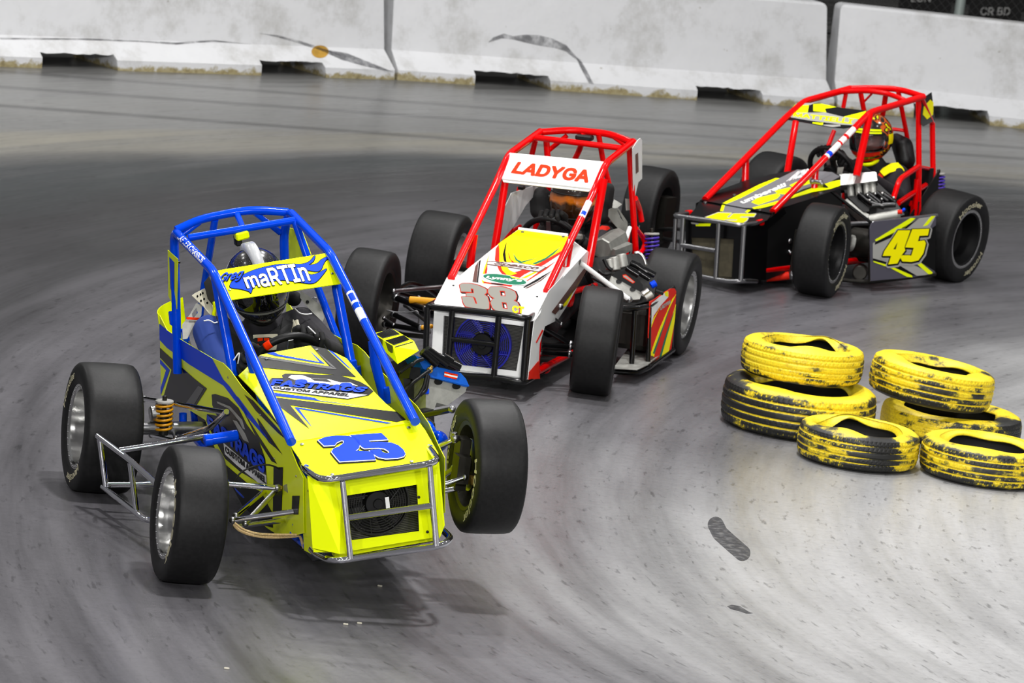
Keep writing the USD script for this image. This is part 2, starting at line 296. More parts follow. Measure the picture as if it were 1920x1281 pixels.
    L = [('g.position', 'sp.vector'), ('sp.y', 'wt.value2'), ('wt.value', 'wm.value1'), ('wm.value', 'w2.value1'), ('wm.value', 'w2.value2'), ('sp.x', 'wx.value'), ('wx.result', 'w3.value1'), ('w2.value', 'w3.value2'), ('w3.value', 'wv.x'), ('g.position', 'wp.vector1'), ('wv.vector', 'wp.vector2'), ('wp.vector', 'c.vector1'), ('c.vector', 's.vector'), ('c.vector', 'l.vector1'), ('s.y', 'a.value1'), ('s.x', 'abs.value1'), ('abs.value', 'a.value2')]
    N['abs'] = ('math', dict(math_type='multiply', value2=-1.0))            # the angle is counted from the -x side: no seam in view
    L += [('l.value', 'rx.value1'), ('a.value', 'ay.value1'), ('rx.value', 'v.x'), ('ay.value', 'v.y'), ('v.vector', 'n.vector'),
          ('l.value', 'rx2.value1'), ('a.value', 'ay2.value1'), ('rx2.value', 'v2.x'), ('ay2.value', 'v2.y'), ('v2.vector', 'n2.vector'),
          ('n2.fac', 'w.value1'), ('w.value', 'r2.value1'), ('l.value', 'r2.value2'), ('sp.y', 'oy.value'), ('sp.x', 'ow.value'), ('oy.result', 'oo.value1'), ('ow.result', 'oo.value2'), ('r2.value', 'r3.value1'), ('oo.value', 'r3.value2'), ('r3.value', 'mr.value'), ('mr.result', 'ramp.fac'), ('cb.value', 'dw.value1'), ('n2.fac', 'dn.value1'), ('dw.value', 'd0.value1'), ('dn.value', 'd0.value2'), ('d0.value', 'om.value'), ('d0.value', 'od.value'), ('od.result', 'oramp.fac'), ('om.result', 'omix.fac'), ('ramp.color', 'omix.color1'), ('oramp.color', 'omix.color2'),
          ('n.fac', 'k.fac'), ('omix.color', 'mul.color1'), ('k.color', 'mul.color2'),
          ('g.position', 'n3.vector'), ('n3.fac', 'k3.fac'), ('mul.color', 'mul3.color1'), ('k3.color', 'mul3.color2'),
          ('g.position', 'n4.vector'), ('n4.fac', 'k4.fac'), ('mul3.color', 'mul4.color1'), ('l.value', 'kf.value'), ('kf.result', 'mul.fac'), ('k4.color', 'mul4.color2'),
          ('g.position', 'cb.vector1'), *[q for i in range(3) for q in (('g.position', 'sd%d.vector1' % i), ('sd%d.value' % i, 'ss%d.value1' % i), ('ss%d.value' % i, 'sa%d.value1' % i))], ('sa0.value', 'mn0.value1'), ('sa1.value', 'mn0.value2'), ('mn0.value', 'mn.value1'), ('sa2.value', 'mn.value2'), ('mn.value', 'kj.value'),
          ('l.value', 'rx5.value1'), ('a.value', 'ay5.value1'), ('rx5.value', 'v5.x'), ('ay5.value', 'v5.y'), ('v5.vector', 'n5.vector'), ('n5.fac', 'k5.fac'), ('k5.color', 'mul5.color2'), ('mul5.color', 'mulj.color1'),
          ('mul4.color', 'mul5.color1'), ('kj.result', 'mulj.color2'), ('mulj.color', 'p.base_color'), ('n.fac', 'rg.value'), ('rg.result', 'p.roughness'), ('n3.fac', 'b.height'), ('b.normal', 'p.normal')]
    return usdkit.material(stage, LK + 'track_concrete', N, L, surface='p.BSDF')
M_['floor'] = floor_material()
fl = part('/World', 'floor', box(80, 90, .3, .01, p=(0, 25, -.15)), M_['floor'], False); tag(fl, kind='structure', label='grey concrete race floor with dark curved rubber groove')
M_['smear'] = usdkit.material(stage, LK + 'rubber_smear', {'g': ('geometry', {}), 'n': ('noise_texture', dict(scale=30.0, detail=4.0)), 'r': ('rgb_ramp', dict(ramp=[(0, (0,) * 3), (.35, (.2,) * 3), (.6, (.5,) * 3)])), 'd': ('principled_bsdf', dict(base_color=(.035, .035, .04), roughness=.6)), 't': ('transparent_bsdf', {}), 'm': ('mix_closure', {})},
    [('g.position', 'n.vector'), ('n.fac', 'r.fac'), ('r.color', 'm.fac'), ('t.BSDF', 'm.closure1'), ('d.BSDF', 'm.closure2')], surface='m.closure')
M_['wall_smear'] = usdkit.material(stage, LK + 'wall_smear', {'g': ('geometry', {}), 'n': ('noise_texture', dict(scale=9.0, detail=6.0, roughness=.7)), 'r': ('rgb_ramp', dict(ramp=[(0, (0,) * 3), (.35, (.06,) * 3), (.62, (.4,) * 3)])), 'd': ('principled_bsdf', dict(base_color=(.1, .1, .11), roughness=.6)), 't': ('transparent_bsdf', {}), 'm': ('mix_closure', {})},
    [('g.position', 'n.vector'), ('n.fac', 'r.fac'), ('r.color', 'm.fac'), ('t.BSDF', 'm.closure1'), ('d.BSDF', 'm.closure2')], surface='m.closure')
def floor_mark(px, z=.0008):
    ms = []
    for p in polys(px):
        v, f = trimesh.creation.triangulate_polygon(p, engine='earcut'); ms.append(thick(ground(v, z), f, np.array([0, 0, 1.0]), z * .8))
    return cat(*ms)
_pr = LineString([(1342, 984), (1350, 1000), (1370, 1018), (1392, 1037)]).buffer(15, cap_style='round')
part(fl, 'tread_print', floor_mark(_pr), M_['smear'], False, label='dark oval tyre print on pale concrete')
for q in ([(1363, 1137), (1372, 1134), (1388, 1137), (1402, 1146), (1412, 1150), (1400, 1151), (1385, 1146), (1370, 1142)],): part(fl, 'rubber_scuff', floor_mark(q), M_['smear'], False)
M_['chip'] = paint('pale_chip', (190, 186, 170), .8)
for q in ((648, 1172), (674, 1170), (425, 1255), (712, 1100)):
    w = ground([q])[0]; part(fl, 'crumb', box(.02, .012, .006, .002, p=(w[0], w[1], .003)), M_['chip'], False)

M_['barrier'] = usdkit.material(stage, LK + 'white_barrier_concrete', {'g': ('geometry', {}), 's': ('separate_xyz', {}),
    'n': ('noise_texture', dict(scale=7.0, detail=6.0, roughness=.7)), 'z': ('math', dict(math_type='multiply_add', value2=-.2, value3=.115)), 'z2': ('math', dict(math_type='add')),
    'mr': ('map_range', dict(from_min=.035, from_max=.06, to_min=1.0, to_max=0.0, clamp=True)),
    'n2': ('noise_texture', dict(scale=1.7, detail=8.0, roughness=.72)), 'r2': ('rgb_ramp', dict(ramp=[(0, lin((120, 118, 110))), (.36, lin((192, 192, 191))), (.5, lin((216, 217, 219))), (1, lin((226, 227, 229)))])),
    'n3': ('noise_texture', dict(scale=30.0, detail=4.0)), 'r3': ('rgb_ramp', dict(ramp=[(0, lin((88, 76, 52))), (.5, lin((158, 146, 108))), (1, lin((190, 184, 160)))])),
    'n4': ('noise_texture', dict(scale=15.0, detail=2.0)), 'r4': ('rgb_ramp', dict(ramp=[(0, (.45, .43, .38)), (.2, (.6, .58, .52)), (.25, (1,) * 3), (1, (1,) * 3)])), 'm4': ('mix', dict(mix_type='multiply', fac=1.0)),
    'mx': ('mix', dict(mix_type='mix')), 'b': ('bump', dict(strength=.3, distance=.02)), 'p': ('principled_bsdf', dict(roughness=.6, specular_ior_level=.3))},
    [('g.position', 's.vector'), ('g.position', 'n.vector'), ('n.fac', 'z.value1'), ('s.z', 'z2.value1'), ('z.value', 'z2.value2'), ('z2.value', 'mr.value'), ('mr.result', 'mx.fac'), ('g.position', 'n2.vector'), ('n2.fac', 'r2.fac'),
     ('g.position', 'n4.vector'), ('n4.fac', 'r4.fac'), ('r2.color', 'm4.color1'), ('r4.color', 'm4.color2'), ('m4.color', 'mx.color1'),
     ('g.position', 'n3.vector'), ('n3.fac', 'r3.fac'), ('r3.color', 'mx.color2'), ('mx.color', 'p.base_color'), ('n.fac', 'b.height'), ('b.normal', 'p.normal')], surface='p.BSDF')
BH = .80
def barrier(pxa, pxb, label, gap=.012):
    a, b = ground([pxa, pxb]); t = (b - a) / np.linalg.norm(b - a); a, b = a + t * gap, b - t * gap; L = np.linalg.norm(b - a); n = np.array([-t[1], t[0], 0])
    prof = m3.CrossSection([[(0, 0), (.6, 0), (.6, .075), (.45, .205), (.395, BH - .02), (.375, BH), (.225, BH), (.205, BH - .02), (.15, .205), (0, .075)]])
    body = m3.Manifold.extrude(prof, L)                                     # x = depth, y = z, z = along
    face = Polygon([(0, 0), (L, 0), (L - .022, BH), (.022, BH)]).buffer(-.05).buffer(.05)
    face = face.union(Polygon([(0, 0), (L, 0), (L - .003, .1), (.003, .1)]))
    fm = m3.Manifold.extrude(m3.CrossSection([list(shapely.geometry.polygon.orient(face).exterior.coords)[:-1]]), 1.0)   # x = along, y = z, z = depth
    fm = fm.transform([[0, 0, 1, -.2], [0, 1, 0, 0], [1, 0, 0, 0]]); body ^= fm
    rng = np.random.default_rng(int(pxa[0]) + 2000)
    for u, w in ((.171, .337), (.676, .827)):
        k = np.linspace(0, 1, 13); top = .1 + .010 * rng.random(13); xs = (u + (w - u) * k) * L
        o = [(xs[0], -.05)] + [(x, z) for x, z in zip(xs, top)] + [(xs[-1] + .03, -.05)]
        s = m3.Manifold.extrude(m3.CrossSection([o[::-1]]), 1.0).transform([[0, 0, 1, -.2], [0, 1, 0, 0], [1, 0, 0, 0]]); body -= s
    me = body.refine_to_length(.22).to_mesh(); v = me.vert_properties[:, :3]
    lean = -.05 * v[:, 1] / BH
    V = a + np.outer(v[:, 2] + lean, t) + np.outer(v[:, 0], n) + np.outer(v[:, 1], [0, 0, 1])
    p = part('/World', 'concrete_barrier', trimesh.Trimesh(V, me.tri_verts[:, [0, 2, 1]] if np.linalg.det([n, [0, 0, 1], t]) < 0 else me.tri_verts, process=False), M_['barrier'], 25)
    tag(p, label, 'barrier', 'white concrete barriers round the turn'); return p, a, t, n
J0, J1, J2, J3 = (-70, 123), (742, 150), (1566, 205), (2400, 292)
b0 = barrier((-900, 140), J0, 'white concrete barrier left end of the wall, mostly out of frame')
b1 = barrier(J0, J1, 'white concrete barrier at the upper left with faint long scuffs and a rust-coloured spot')
b2 = barrier(J1, J2, 'white concrete barrier in the middle of the wall with an arched black tyre scuff')
b3 = barrier(J2, J3, 'white concrete barrier at the upper right behind the black and yellow car')
def on_face(b, px, z0=.205, z1=.78, d0=.15, d1=.205):
    """Pixels -> points on the upper face of a barrier."""
    _, a, t, n = b; p0 = a + n * d0 + [0, 0, z0]; up = n * (d1 - d0) + np.array([0, 0, z1 - z0]); nn = np.cross(t, up); nn /= np.linalg.norm(nn); nn = nn if nn @ (CAM - a) > 0 else -nn
    d = rays(px); return CAM + d * ((nn @ (p0 - CAM)) / (d @ nn))[:, None], nn
def to_px(P):
    v = np.asarray(P, float) - CAM; z = v @ FWD; return np.stack([IW / 2 + FPX * (v @ RGT) / z, IH / 2 + FPX * (v @ DWN) / z], -1)
def wall_mark(b, poly, mat, name='scuff', label=None):
    """A mark that follows both faces of a barrier: cut along the crease between them."""
    _, a, t, n = b; c0, c1 = to_px([a + n * .15 + [0, 0, .205] - t * 3, a + n * .15 + [0, 0, .205] + t * 8]); g = Polygon(poly).buffer(0) if isinstance(poly, list) else poly; ms = []
    for half, k in ((Polygon([c0, c1, c1 - [0, 600], c0 - [0, 600]]), {}), (Polygon([c0, c1, c1 + [0, 600], c0 + [0, 600]]), dict(z0=.075, z1=.205, d0=0, d1=.15))):
        for p in polys(g.intersection(half)):
            v, f = trimesh.creation.triangulate_polygon(p, engine='earcut'); P, nn = on_face(b, v, **k); ms.append(thick(P + nn * .002, f, nn, .0015))
    for m in ms: part(b[0], name, m, M_['wall_smear'] if mat is M_['smear'] else mat, False, label=label)
wall_mark(b2, [(915, 80), (925, 70), (945, 63), (962, 68), (985, 65), (1010, 66), (1035, 72), (1062, 85), (1078, 104), (1090, 118), (1078, 110), (1060, 96), (1040, 90), (1012, 86), (985, 80), (962, 74), (940, 72)], M_['smear'], label='arched black tyre scuff')
wall_mark(b2, [(1078, 104), (1088, 112), (1100, 132), (1113, 158), (1104, 156), (1090, 130)], M_['smear'])
wall_mark(b1, [(484, 62), (520, 66), (560, 76), (592, 86), (640, 104), (592, 92), (556, 80), (520, 70)], M_['smear'])
wall_mark(b1, [(0, 71), (160, 72), (260, 76), (330, 80), (400, 75), (470, 83), (400, 78), (330, 84), (260, 79), (150, 75), (0, 74)], M_['smear'])
wall_mark(b1, [(590, 90), (650, 100), (720, 128), (740, 136), (690, 126), (640, 112)], M_['smear'])
M_['rust'] = paint('rust_spot', (190, 146, 52), .8, grime=.5)
wall_mark(b1, affinity.scale(Point(600, 97).buffer(1, 12), 16, 12), M_['rust'], 'rust_spot')

_q = lambda p, w, k: to_px([w + (w - ground([p])[0]) * k])[0]
J4 = tuple(_q(J2, ground([J3])[0] + np.array([.35, -.9, 0]), 1.0))
b4 = barrier(J3, J4, 'white concrete barrier past the right edge of the picture')
# behind the wall: dark hall wall, mesh fence on posts, small white signs
M_['dark_wall'] = paint('dark_hall', (16, 15, 15), .9)
bw = part('/World', 'wall_back', box(60, .3, 9, .01, p=(0, 47, 4.5)), M_['dark_wall'], False); tag(bw, kind='structure', label='dark hall wall behind the barriers')
M_['galv'] = paint('galvanised', (150, 160, 156), .5, metal=.3); M_['wire'] = paint('fence_wire', (44, 44, 44), .6)
ang = lambda p: math.atan2(p[1] - BC[1], p[0] - BC[0])
fa0, fa1 = ang(ground([(-400, 118)])[0]), ang(ground([(2300, 280)])[0])
FRAD = BR + .95
fpt = lambda a, z: np.array([BC[0] + FRAD * math.cos(a), BC[1] + FRAD * math.sin(a), z])
fence = thing('mesh_fence', 'dark chain-link fence on grey posts behind the white barriers', 'fence')
pa = ang(ground([(1689, 160)])[0]); step = (fa1 - fa0) / abs(fa1 - fa0) * 2.4 / FRAD
for k in range(-4, 3):
    a = pa + k * step; part(fence, 'post', cyl(fpt(a, 0), fpt(a, 2.4), .04), M_['galv'])
wires = []
arc = np.linspace(pa - 4 * step, pa + 2 * step, 10); Ltot = abs(6 * step) * FRAD; zt, zb = 1.9, .55
sg = np.sign(step)
for k in np.arange(-1.4, Ltot, .075):
    for dirn in (1, -1):
        p = []
        for q in np.linspace(0, 1, 6):
            s = k + (q if dirn > 0 else 1 - q) * (zt - zb)
            p.append(fpt(pa - 4 * step + sg * np.clip(s, 0, Ltot) / FRAD, zb + (zt - zb) * q))
        wires.append(tube(p, .0022, 3, 0, False))
part(fence, 'chain_link', cat(*wires), M_['wire'], False, kind='stuff')
for z in (.5, 1.95): part(fence, 'rail', tube([fpt(a, z) for a in np.linspace(pa - 4 * step, pa + 2 * step, 30)], .02, 8, 0), M_['wire'])
M_['sign_white'] = paint('faded_white', (150, 150, 148), .8)
def far_text(txt, px, h, lab, d=4.0):
    r = rays([px])[0]; w = CAM + r * ((BR * 0 + 44.5) / r[1]); m = meshkit.text_mesh(txt, h, .01, True); v = m.vertices
    V = w + np.outer(v[:, 0], RGT) + np.outer(v[:, 1], [0, 0, 1.0]) - np.outer(v[:, 2], [0, 1.0, 0])
    s = thing('hanging_sign', lab, 'sign'); part(s, 'board', hull([w + RGT * x + np.array([0, y, z]) for x in (-.1, .4) for z in (-.12, h + .12) for y in (.02, .05)]), M_['dark_wall'], False)
    for z in (0,): part(s, 'lettering', trimesh.Trimesh(V, m.faces, process=False), M_['sign_white'], False)
far_text('CR BD', (1836, 28), .07, 'small dark board with blurred white letters above the right barrier')
far_text('LGN', (1706, 3), .07, 'small dark board with blurred white letters at the top edge beside the grey post')

# ------------------------------------------------------------------ yellow marker tyres
M_['marker'] = usdkit.material(stage, LK + 'yellow_painted_rubber', {'a': ('attribute', dict(attribute='paint')), 't': ('texture_coordinate', {}), 'n': ('noise_texture', dict(scale=38.0, detail=6.0, roughness=.75)), 'n2': ('noise_texture', dict(scale=120.0, detail=3.0)),
    'm': ('math', dict(math_type='multiply_add', value2=.9, value3=-.45)), 's': ('math', dict(math_type='add')), 'st': ('map_range', dict(from_min=.2, from_max=.78, clamp=True)), 'pr': ('rgb_ramp', dict(ramp=[(0, (.012, .012, .011)), (.3, (.03, .03, .022)), (.46, (.13, .115, .02)), (.58, (.42, .34, .02)), (.72, (.78, .56, .012)), (1, (.94, .72, .02))])), 'gm': ('rgb_ramp', dict(ramp=[(0, (.45, .45, .5)), (.38, (.8, .8, .85)), (.5, (1, 1, 1)), (1, (1, 1, 1))])), 'mg': ('mix', dict(mix_type='multiply', fac=.8)),
    'p': ('principled_bsdf', dict(roughness=.48))},
    [('t.object', 'n.vector'), ('t.object', 'n2.vector'), ('n.fac', 'm.value1'), ('m.value', 's.value1'), ('a.fac', 's.value2'), ('s.value', 'st.value'), ('st.result', 'pr.fac'), ('n2.fac', 'gm.fac'), ('pr.color', 'mg.color1'), ('gm.color', 'mg.color2'), ('mg.color', 'p.base_color')], surface='p.BSDF')
def marker_tyre(R, w, rb, seed, dark_at=None, zig=False, wob=.012, worn=.5):
    """A worn road tyre lying flat: vertices and how much paint each has."""
    n = 420; h = w / 2; z = np.linspace(-h * .8, h * .8, 46); gro = np.zeros_like(z)
    for g in (-.5, -.17, .17, .5): gro = np.maximum(gro, np.exp(-((z / h - g) / .045) ** 2))
    if zig: gro *= .3
    tread = [(R - .004 - .012 * (abs(q) / (h * .8)) ** 3 - .007 * g, q) for q, g in zip(z, gro)]
    def side(s):
        return [(R - .035, s * h * .93), (R - .06, s * h * 1.0), (R - .085, s * h * 1.02), (rb + .03, s * h * .97), (rb + .012, s * h * .88), (rb, s * h * .78), (rb + .004, s * h * .7)]
    inner = [(R - .05, -h * .75), (R - .022, -h * .3), (R - .022, h * .3), (R - .05, h * .75)]
    prof = np.array(inner[:0] + tread + side(1) + inner[::-1] + side(-1)[::-1]); k = len(prof)
    kind = np.r_[np.ones(46), np.full(7, 2), np.full(4, 3), np.full(7, 4)]
    th = np.linspace(0, 2 * np.pi, n, endpoint=False); rng = np.random.default_rng(seed); ph = rng.random(6) * 6.28
    r = np.tile(prof[:, 0], (n, 1)); zz = np.tile(prof[:, 1], (n, 1)); T = th[:, None] + 0 * r
    bead = np.clip((R - .05 - r) / (R - .05 - rb), 0, 1) * (kind == 2)
    dz = wob * (np.sin(2 * T + ph[0]) + .8 * np.sin(3 * T + ph[1]) + .5 * np.sin(5 * T + ph[2])); zz = zz + bead ** 1.5 * (dz - wob * .8); r = r + bead ** 2 * wob * 1.2 * np.sin(3 * T + ph[3])
    N = 84
    if zig: s = np.abs(((T * N / 6.283 + .32 * np.sign(np.sin(zz / h * 11)) * .5 + .2 * np.sin(zz / h * 11)) % 1) - .5) * 2
    else: s = np.abs(((T * N / 6.283 + 1.1 * zz / h * np.sign(zz + .3 * h)) % 1) - .5) * 2
    sipe = np.clip((s - .8) / .2, 0, 1) * (kind == 1) * (np.abs(zz) > h * (.0 if zig else .17)); r = r - .0045 * sipe
    x, y = np.cos(T) * r, np.sin(T) * r
    f = meshkit.fbm(np.stack([x * 5 + seed * 3, y * 5, zz * 6 + 7], -1), 4, seed); f2 = meshkit.fbm(np.stack([x * 22, y * 22 + seed, zz * 40], -1), 3, seed + 9)
    g = np.tile(np.r_[gro, np.zeros(k - 46)], (n, 1))
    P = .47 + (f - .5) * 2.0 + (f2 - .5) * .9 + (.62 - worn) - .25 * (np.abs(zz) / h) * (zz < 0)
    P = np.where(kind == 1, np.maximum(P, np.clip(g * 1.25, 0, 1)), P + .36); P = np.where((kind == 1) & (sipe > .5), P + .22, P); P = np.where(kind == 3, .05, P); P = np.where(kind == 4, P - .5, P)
    if dark_at is not None: P = P - .75 * np.exp(-((np.angle(np.exp(1j * (T - dark_at[0]))) / dark_at[1]) ** 2)) * (1 if len(dark_at) < 3 else (zz > 0))
    V = np.stack([x, y, zz], -1).reshape(-1, 3); i = np.arange(n); j = (i + 1) % n; F = []
    for a in range(k):
        b = (a + 1) % k; F += [np.stack([i * k + a, j * k + a, j * k + b], 1), np.stack([i * k + a, j * k + b, i * k + b], 1)]
    return trimesh.Trimesh(V, np.vstack(F), process=False), np.clip(P, 0, 1).ravel()
def put_tyre(px, R, w, zc, label, seed, tilt=(0, 0), spin=0.0, rb=None, **k):
    m, P = marker_tyre(R, w, rb or R * .64, seed, **k); c = ground([px], zc)[0] if len(px) == 2 else np.array(px, float)
    Mr = rot('y', tilt[0]) @ rot('x', tilt[1]) @ rot('z', spin)
    t = thing('marker_tyre', label, 'tyre', 'yellow painted marker tyres', Mr, c); part(t, 'carcass', m, M_['marker'], True, attr=P); return t
V90 = -math.pi / 2                                                         # the side that faces the camera
put_tyre((1.45, 23.13, .118), .388, .235, .118, 'largest yellow tyre, bottom left of the pile, its left end black and unpainted', 3, rb=.24, dark_at=(math.pi * 1.02, .55), worn=.5)
put_tyre((1.44, 23.18, .342), .310, .18, .342, 'yellow tyre lying on top of the largest tyre at the upper left of the pile', 5, tilt=(0, -1.5), wob=.026, worn=.5)
put_tyre((1783, 792), .36, .15, .076, 'half-hidden yellow tyre with a zigzag tread under the tilted tyre at the back right', 8, zig=True, dark_at=(-.35, .55), worn=.42)
put_tyre((1747, 715), .318, .195, .285, 'tilted yellow tyre leaning on the zigzag-treaded tyre at the upper right of the pile', 11, tilt=(4.5, -1.5), wob=.02, worn=.47)
put_tyre((1.72, 22.48, .09), .300, .178, .09, 'small yellow tyre at the front middle of the pile with a torn black tread patch', 14, wob=.026, dark_at=(V90 + .35, .3), worn=.55)
put_tyre((1845, 861), .315, .18, .091, 'yellow tyre at the front right of the pile, cut by the picture edge', 17, wob=.01, worn=.53)

# ------------------------------------------------------------------ shared pieces of the race cars
C25 = Frame(-1.071, 19.853, 17.9, 13.1, .14, .135)
C38 = Frame(.178, 24.984, -13.0, 2.3, .14)
C45 = Frame(2.043, 29.021, -32.7, 4.5, .14)
WB, TRK_R, TRK_F, R_F, R_R = 1.516, .748, .693, .271, .276
def arc_text(txt, r0, r1, z, a0, span, flip=1):
    m = meshkit.text_mesh(txt, 1.0, .001, True); v = np.array(m.vertices); lo, hi = v.min(0), v.max(0)
    a = np.radians(a0 - flip * span * (v[:, 0] - lo[0]) / (hi[0] - lo[0])); r = r0 + (r1 - r0) * (v[:, 1] - lo[1]) / (hi[1] - lo[1])
    return trimesh.Trimesh(np.c_[np.cos(a) * r, np.sin(a) * r, z + (v[:, 2] > 5e-4) * .0008], m.faces, process=False)
def wheel(car, P, ax, R, w, rim, disc, words=((60, 105),), back_words=(), deep=.055, hub=True, label=None, lip=None):
    """A slick on a rim: part 'wheel' (the rim) with its tyre, hub and rivets. P centre, ax outward axle, in the car's frame."""
    F = frame_of(ax); h = w / 2
    half = [(.170, h * .74), (.181, h * .86), (.196, h * .965), (.225, h * 1.0), (R - .03, h * .985), (R - .014, h * .945), (R - .005, h * .87), (R - .0015, h * .7)]
    tyre = lathe([(r, -z) for r, z in half] + [(R, -h * .3), (R, h * .3)] + half[::-1], 72)
    rp = [(.171, h * .70), (.1835, h * .83), (.1835, h * .87), (.180, h * .89), (.166, h * .87), (.157, h * .82), (.153, h * .5), (.149, deep * .4), (.143, -.004), (.10, -deep * .35), (.05, -deep * .5), (0, -deep * .5)]
    back = [(0, -deep * .5 - .006), (.145, -.014), (.155, -h * .5), (.164, -h * .83), (.180, -h * .88), (.1835, -h * .86), (.171, -h * .70)]
    p = part(car, 'wheel', place(lathe(rp + back, 64), F, P), rim, 40, label=label)
    part(p, 'tyre', place(tyre, F, P), M_['slick'], 40, label='black racing slick')
    if lip: part(p, 'rim_lip', place(lathe([(.176, h * .86), (.1845, h * .86), (.1845, h * .885), (.180, h * .905), (.166, h * .885)], 64), F, P), lip, 40)
    dots = [ball(np.array([math.cos(a) * .171, math.sin(a) * .171, h * .885]), .0038, 1) for a in np.linspace(0, 2 * np.pi, 36, endpoint=False)]
    part(p, 'rivets', place(cat(*dots), F, P), M_['steel'], True, kind='stuff')
    if hub:
        part(p, 'hub', place(cat(lathe([(0, .012), (.030, .010), (.036, 0), (.04, -.03), (.05, -deep * .6)], 24)), F, P), disc, 40)
        for a in np.linspace(.4, .4 + 2 * np.pi, 4, endpoint=False):
            part(p, 'lug_nut', place(cyl([math.cos(a) * .068, math.sin(a) * .068, -deep * .5], [math.cos(a) * .068, math.sin(a) * .068, -deep * .5 + .02], .010, 6), F, P), M_['steel'], False)
    tx = [arc_text('Hoosier', .203, .237, h * 1.0, a, s) for a, s in words] + [place(arc_text('Hoosier', .203, .237, h * 1.0, a, s), rot('y', 180), [0, 0, 0]) for a, s in back_words]
    for m in tx: part(p, 'lettering', place(m, F, P), M_['letter'], False)
    return p
def road_wheel(fr, car, front, left, steer=0, camber=0, lift=0, **k):
    R = R_F if front else R_R; w = .21 if front else .25; trk = (TRK_F - .095) if front else (TRK_R - .115); s = 1 if left else -1
    a, c = math.radians(steer), math.radians(camber)
    lf = np.array([-math.sin(a), math.cos(a), 0]); ax = math.cos(c) * lf + np.array([0, 0, math.sin(c)])
    P = fr.road([WB if front else 0, s * trk, R + lift - .002]); return P, wheel(car, P, s * fr.roadv(ax), R, w, **k)
def T(fr, pts, r=.019, bend=.05, n=14):
    """A tube through (px, py, x) points."""
    return tube([fr.at(p[:2], x=p[2]) if len(p) == 3 else np.asarray(p[0]) for p in pts], r, n, bend)
def spring(a, b, r, wire, turns, n=10):
    a, b = np.asarray(a, float), np.asarray(b, float); t = np.linspace(0, 1, turns * 16); F = frame_of(b - a)
    return tube(a + np.outer(t, b - a) + r * (np.outer(np.cos(t * turns * 2 * np.pi), F[:, 0]) + np.outer(np.sin(t * turns * 2 * np.pi), F[:, 1])), wire, 7, 0)
def shock(car, a, b, mat, r=.03, turns=7):
    a, b = np.asarray(a, float), np.asarray(b, float); p = part(car, 'shock_absorber', cat(cyl(a, a + (b - a) * .62, r * .62), cyl(a, b, r * .3, 12)), M_['dark_metal'], 40)
    part(p, 'coil_spring', spring(a + (b - a) * .12, a + (b - a) * .82, r, .006, turns), mat, True)
    part(p, 'spring_seat', cyl(a + (b - a) * .82, a + (b - a) * .88, r * 1.15), M_['silver_print'], 40)
def rod(car, a, b, r, mat, name='suspension_rod', ends=True):
    p = part(car, name, cyl(a, b, r, 14, .3), mat, 40)
    if ends:
        for q in (a, b): part(p, 'rod_end', ball(np.asarray(q, float), r * 1.35, 2), M_['steel'], True)
    return p
def bolts(car, fr, pl, pts, r=.006, mat='steel'):
    for q in pts: part(car, 'panel_bolt', place(lathe([(r, 0), (r * .9, r * .45), (0, r * .6)], 10), frame_of(pl[1]), fr.on([q], pl)[0] + pl[1] * .0015), M_[mat], 50)
def fan(car, fr, c, n, R, mat, motor_r, rings=7, spokes=8, shroud=None):
    """Radiator fan seen from the front: c centre, n forward."""
    F = frame_of(n); m = []
    f = part(car, 'radiator_fan', place(lathe([(R, -.03), (R * 1.05, -.03), (R * 1.05, .012), (R, .012)], 40, True), F, c), shroud or mat, 40)
    for r in np.linspace(motor_r * 1.25, R, rings): m.append(tube([[math.cos(a) * r, math.sin(a) * r, .012] for a in np.linspace(0, 2 * np.pi, 40)], .0022, 5, 0))
    for a in np.linspace(0, 2 * np.pi, spokes, endpoint=False): m.append(tube([[math.cos(a) * motor_r, math.sin(a) * motor_r, .012], [math.cos(a + .5) * R, math.sin(a + .5) * R, .012]], .003, 5, 0))
    part(f, 'guard', place(cat(*m), F, c), mat, True)
    for a in np.linspace(0, 2 * np.pi, 8, endpoint=False):
        b = []
        for q, r in ((0, motor_r * .8), (1, R * .95)):
            for s, dz in ((-.24, -.02), (.24, -.002)): b.append([math.cos(a + s + q * .35) * r, math.sin(a + s + q * .35) * r, dz])
        part(f, 'blade', place(hull(np.array(b + [[x, y, z - .003] for x, y, z in b])), F, c), mat, False)
    part(f, 'motor', place(lathe([(0, .03), (motor_r * .35, .03), (motor_r * .4, .024), (motor_r * .92, .022), (motor_r, .014), (motor_r, -.02)], 28), F, c), M_['black_satin'], 30)
    return f
def decal(car, fr, pl, poly, mat, name='stripe', lift=.0010, clip=None, label=None):
    g = MultiPolygon(polys(poly)) if not isinstance(poly, (list, tuple)) else Polygon(poly).buffer(0)
    if clip is not None: g = g.intersection(clip if not isinstance(clip, (list, tuple)) else Polygon(clip).buffer(0))
    m = sheet(fr, g, pl, .0007, lift + .0007)
    if m is not None: return part(car, name, m, M_[mat], False, label=label)
Z = lambda s, o: (lambda *pts: [(x / s + o[0], y / s + o[1]) for x, y in pts])

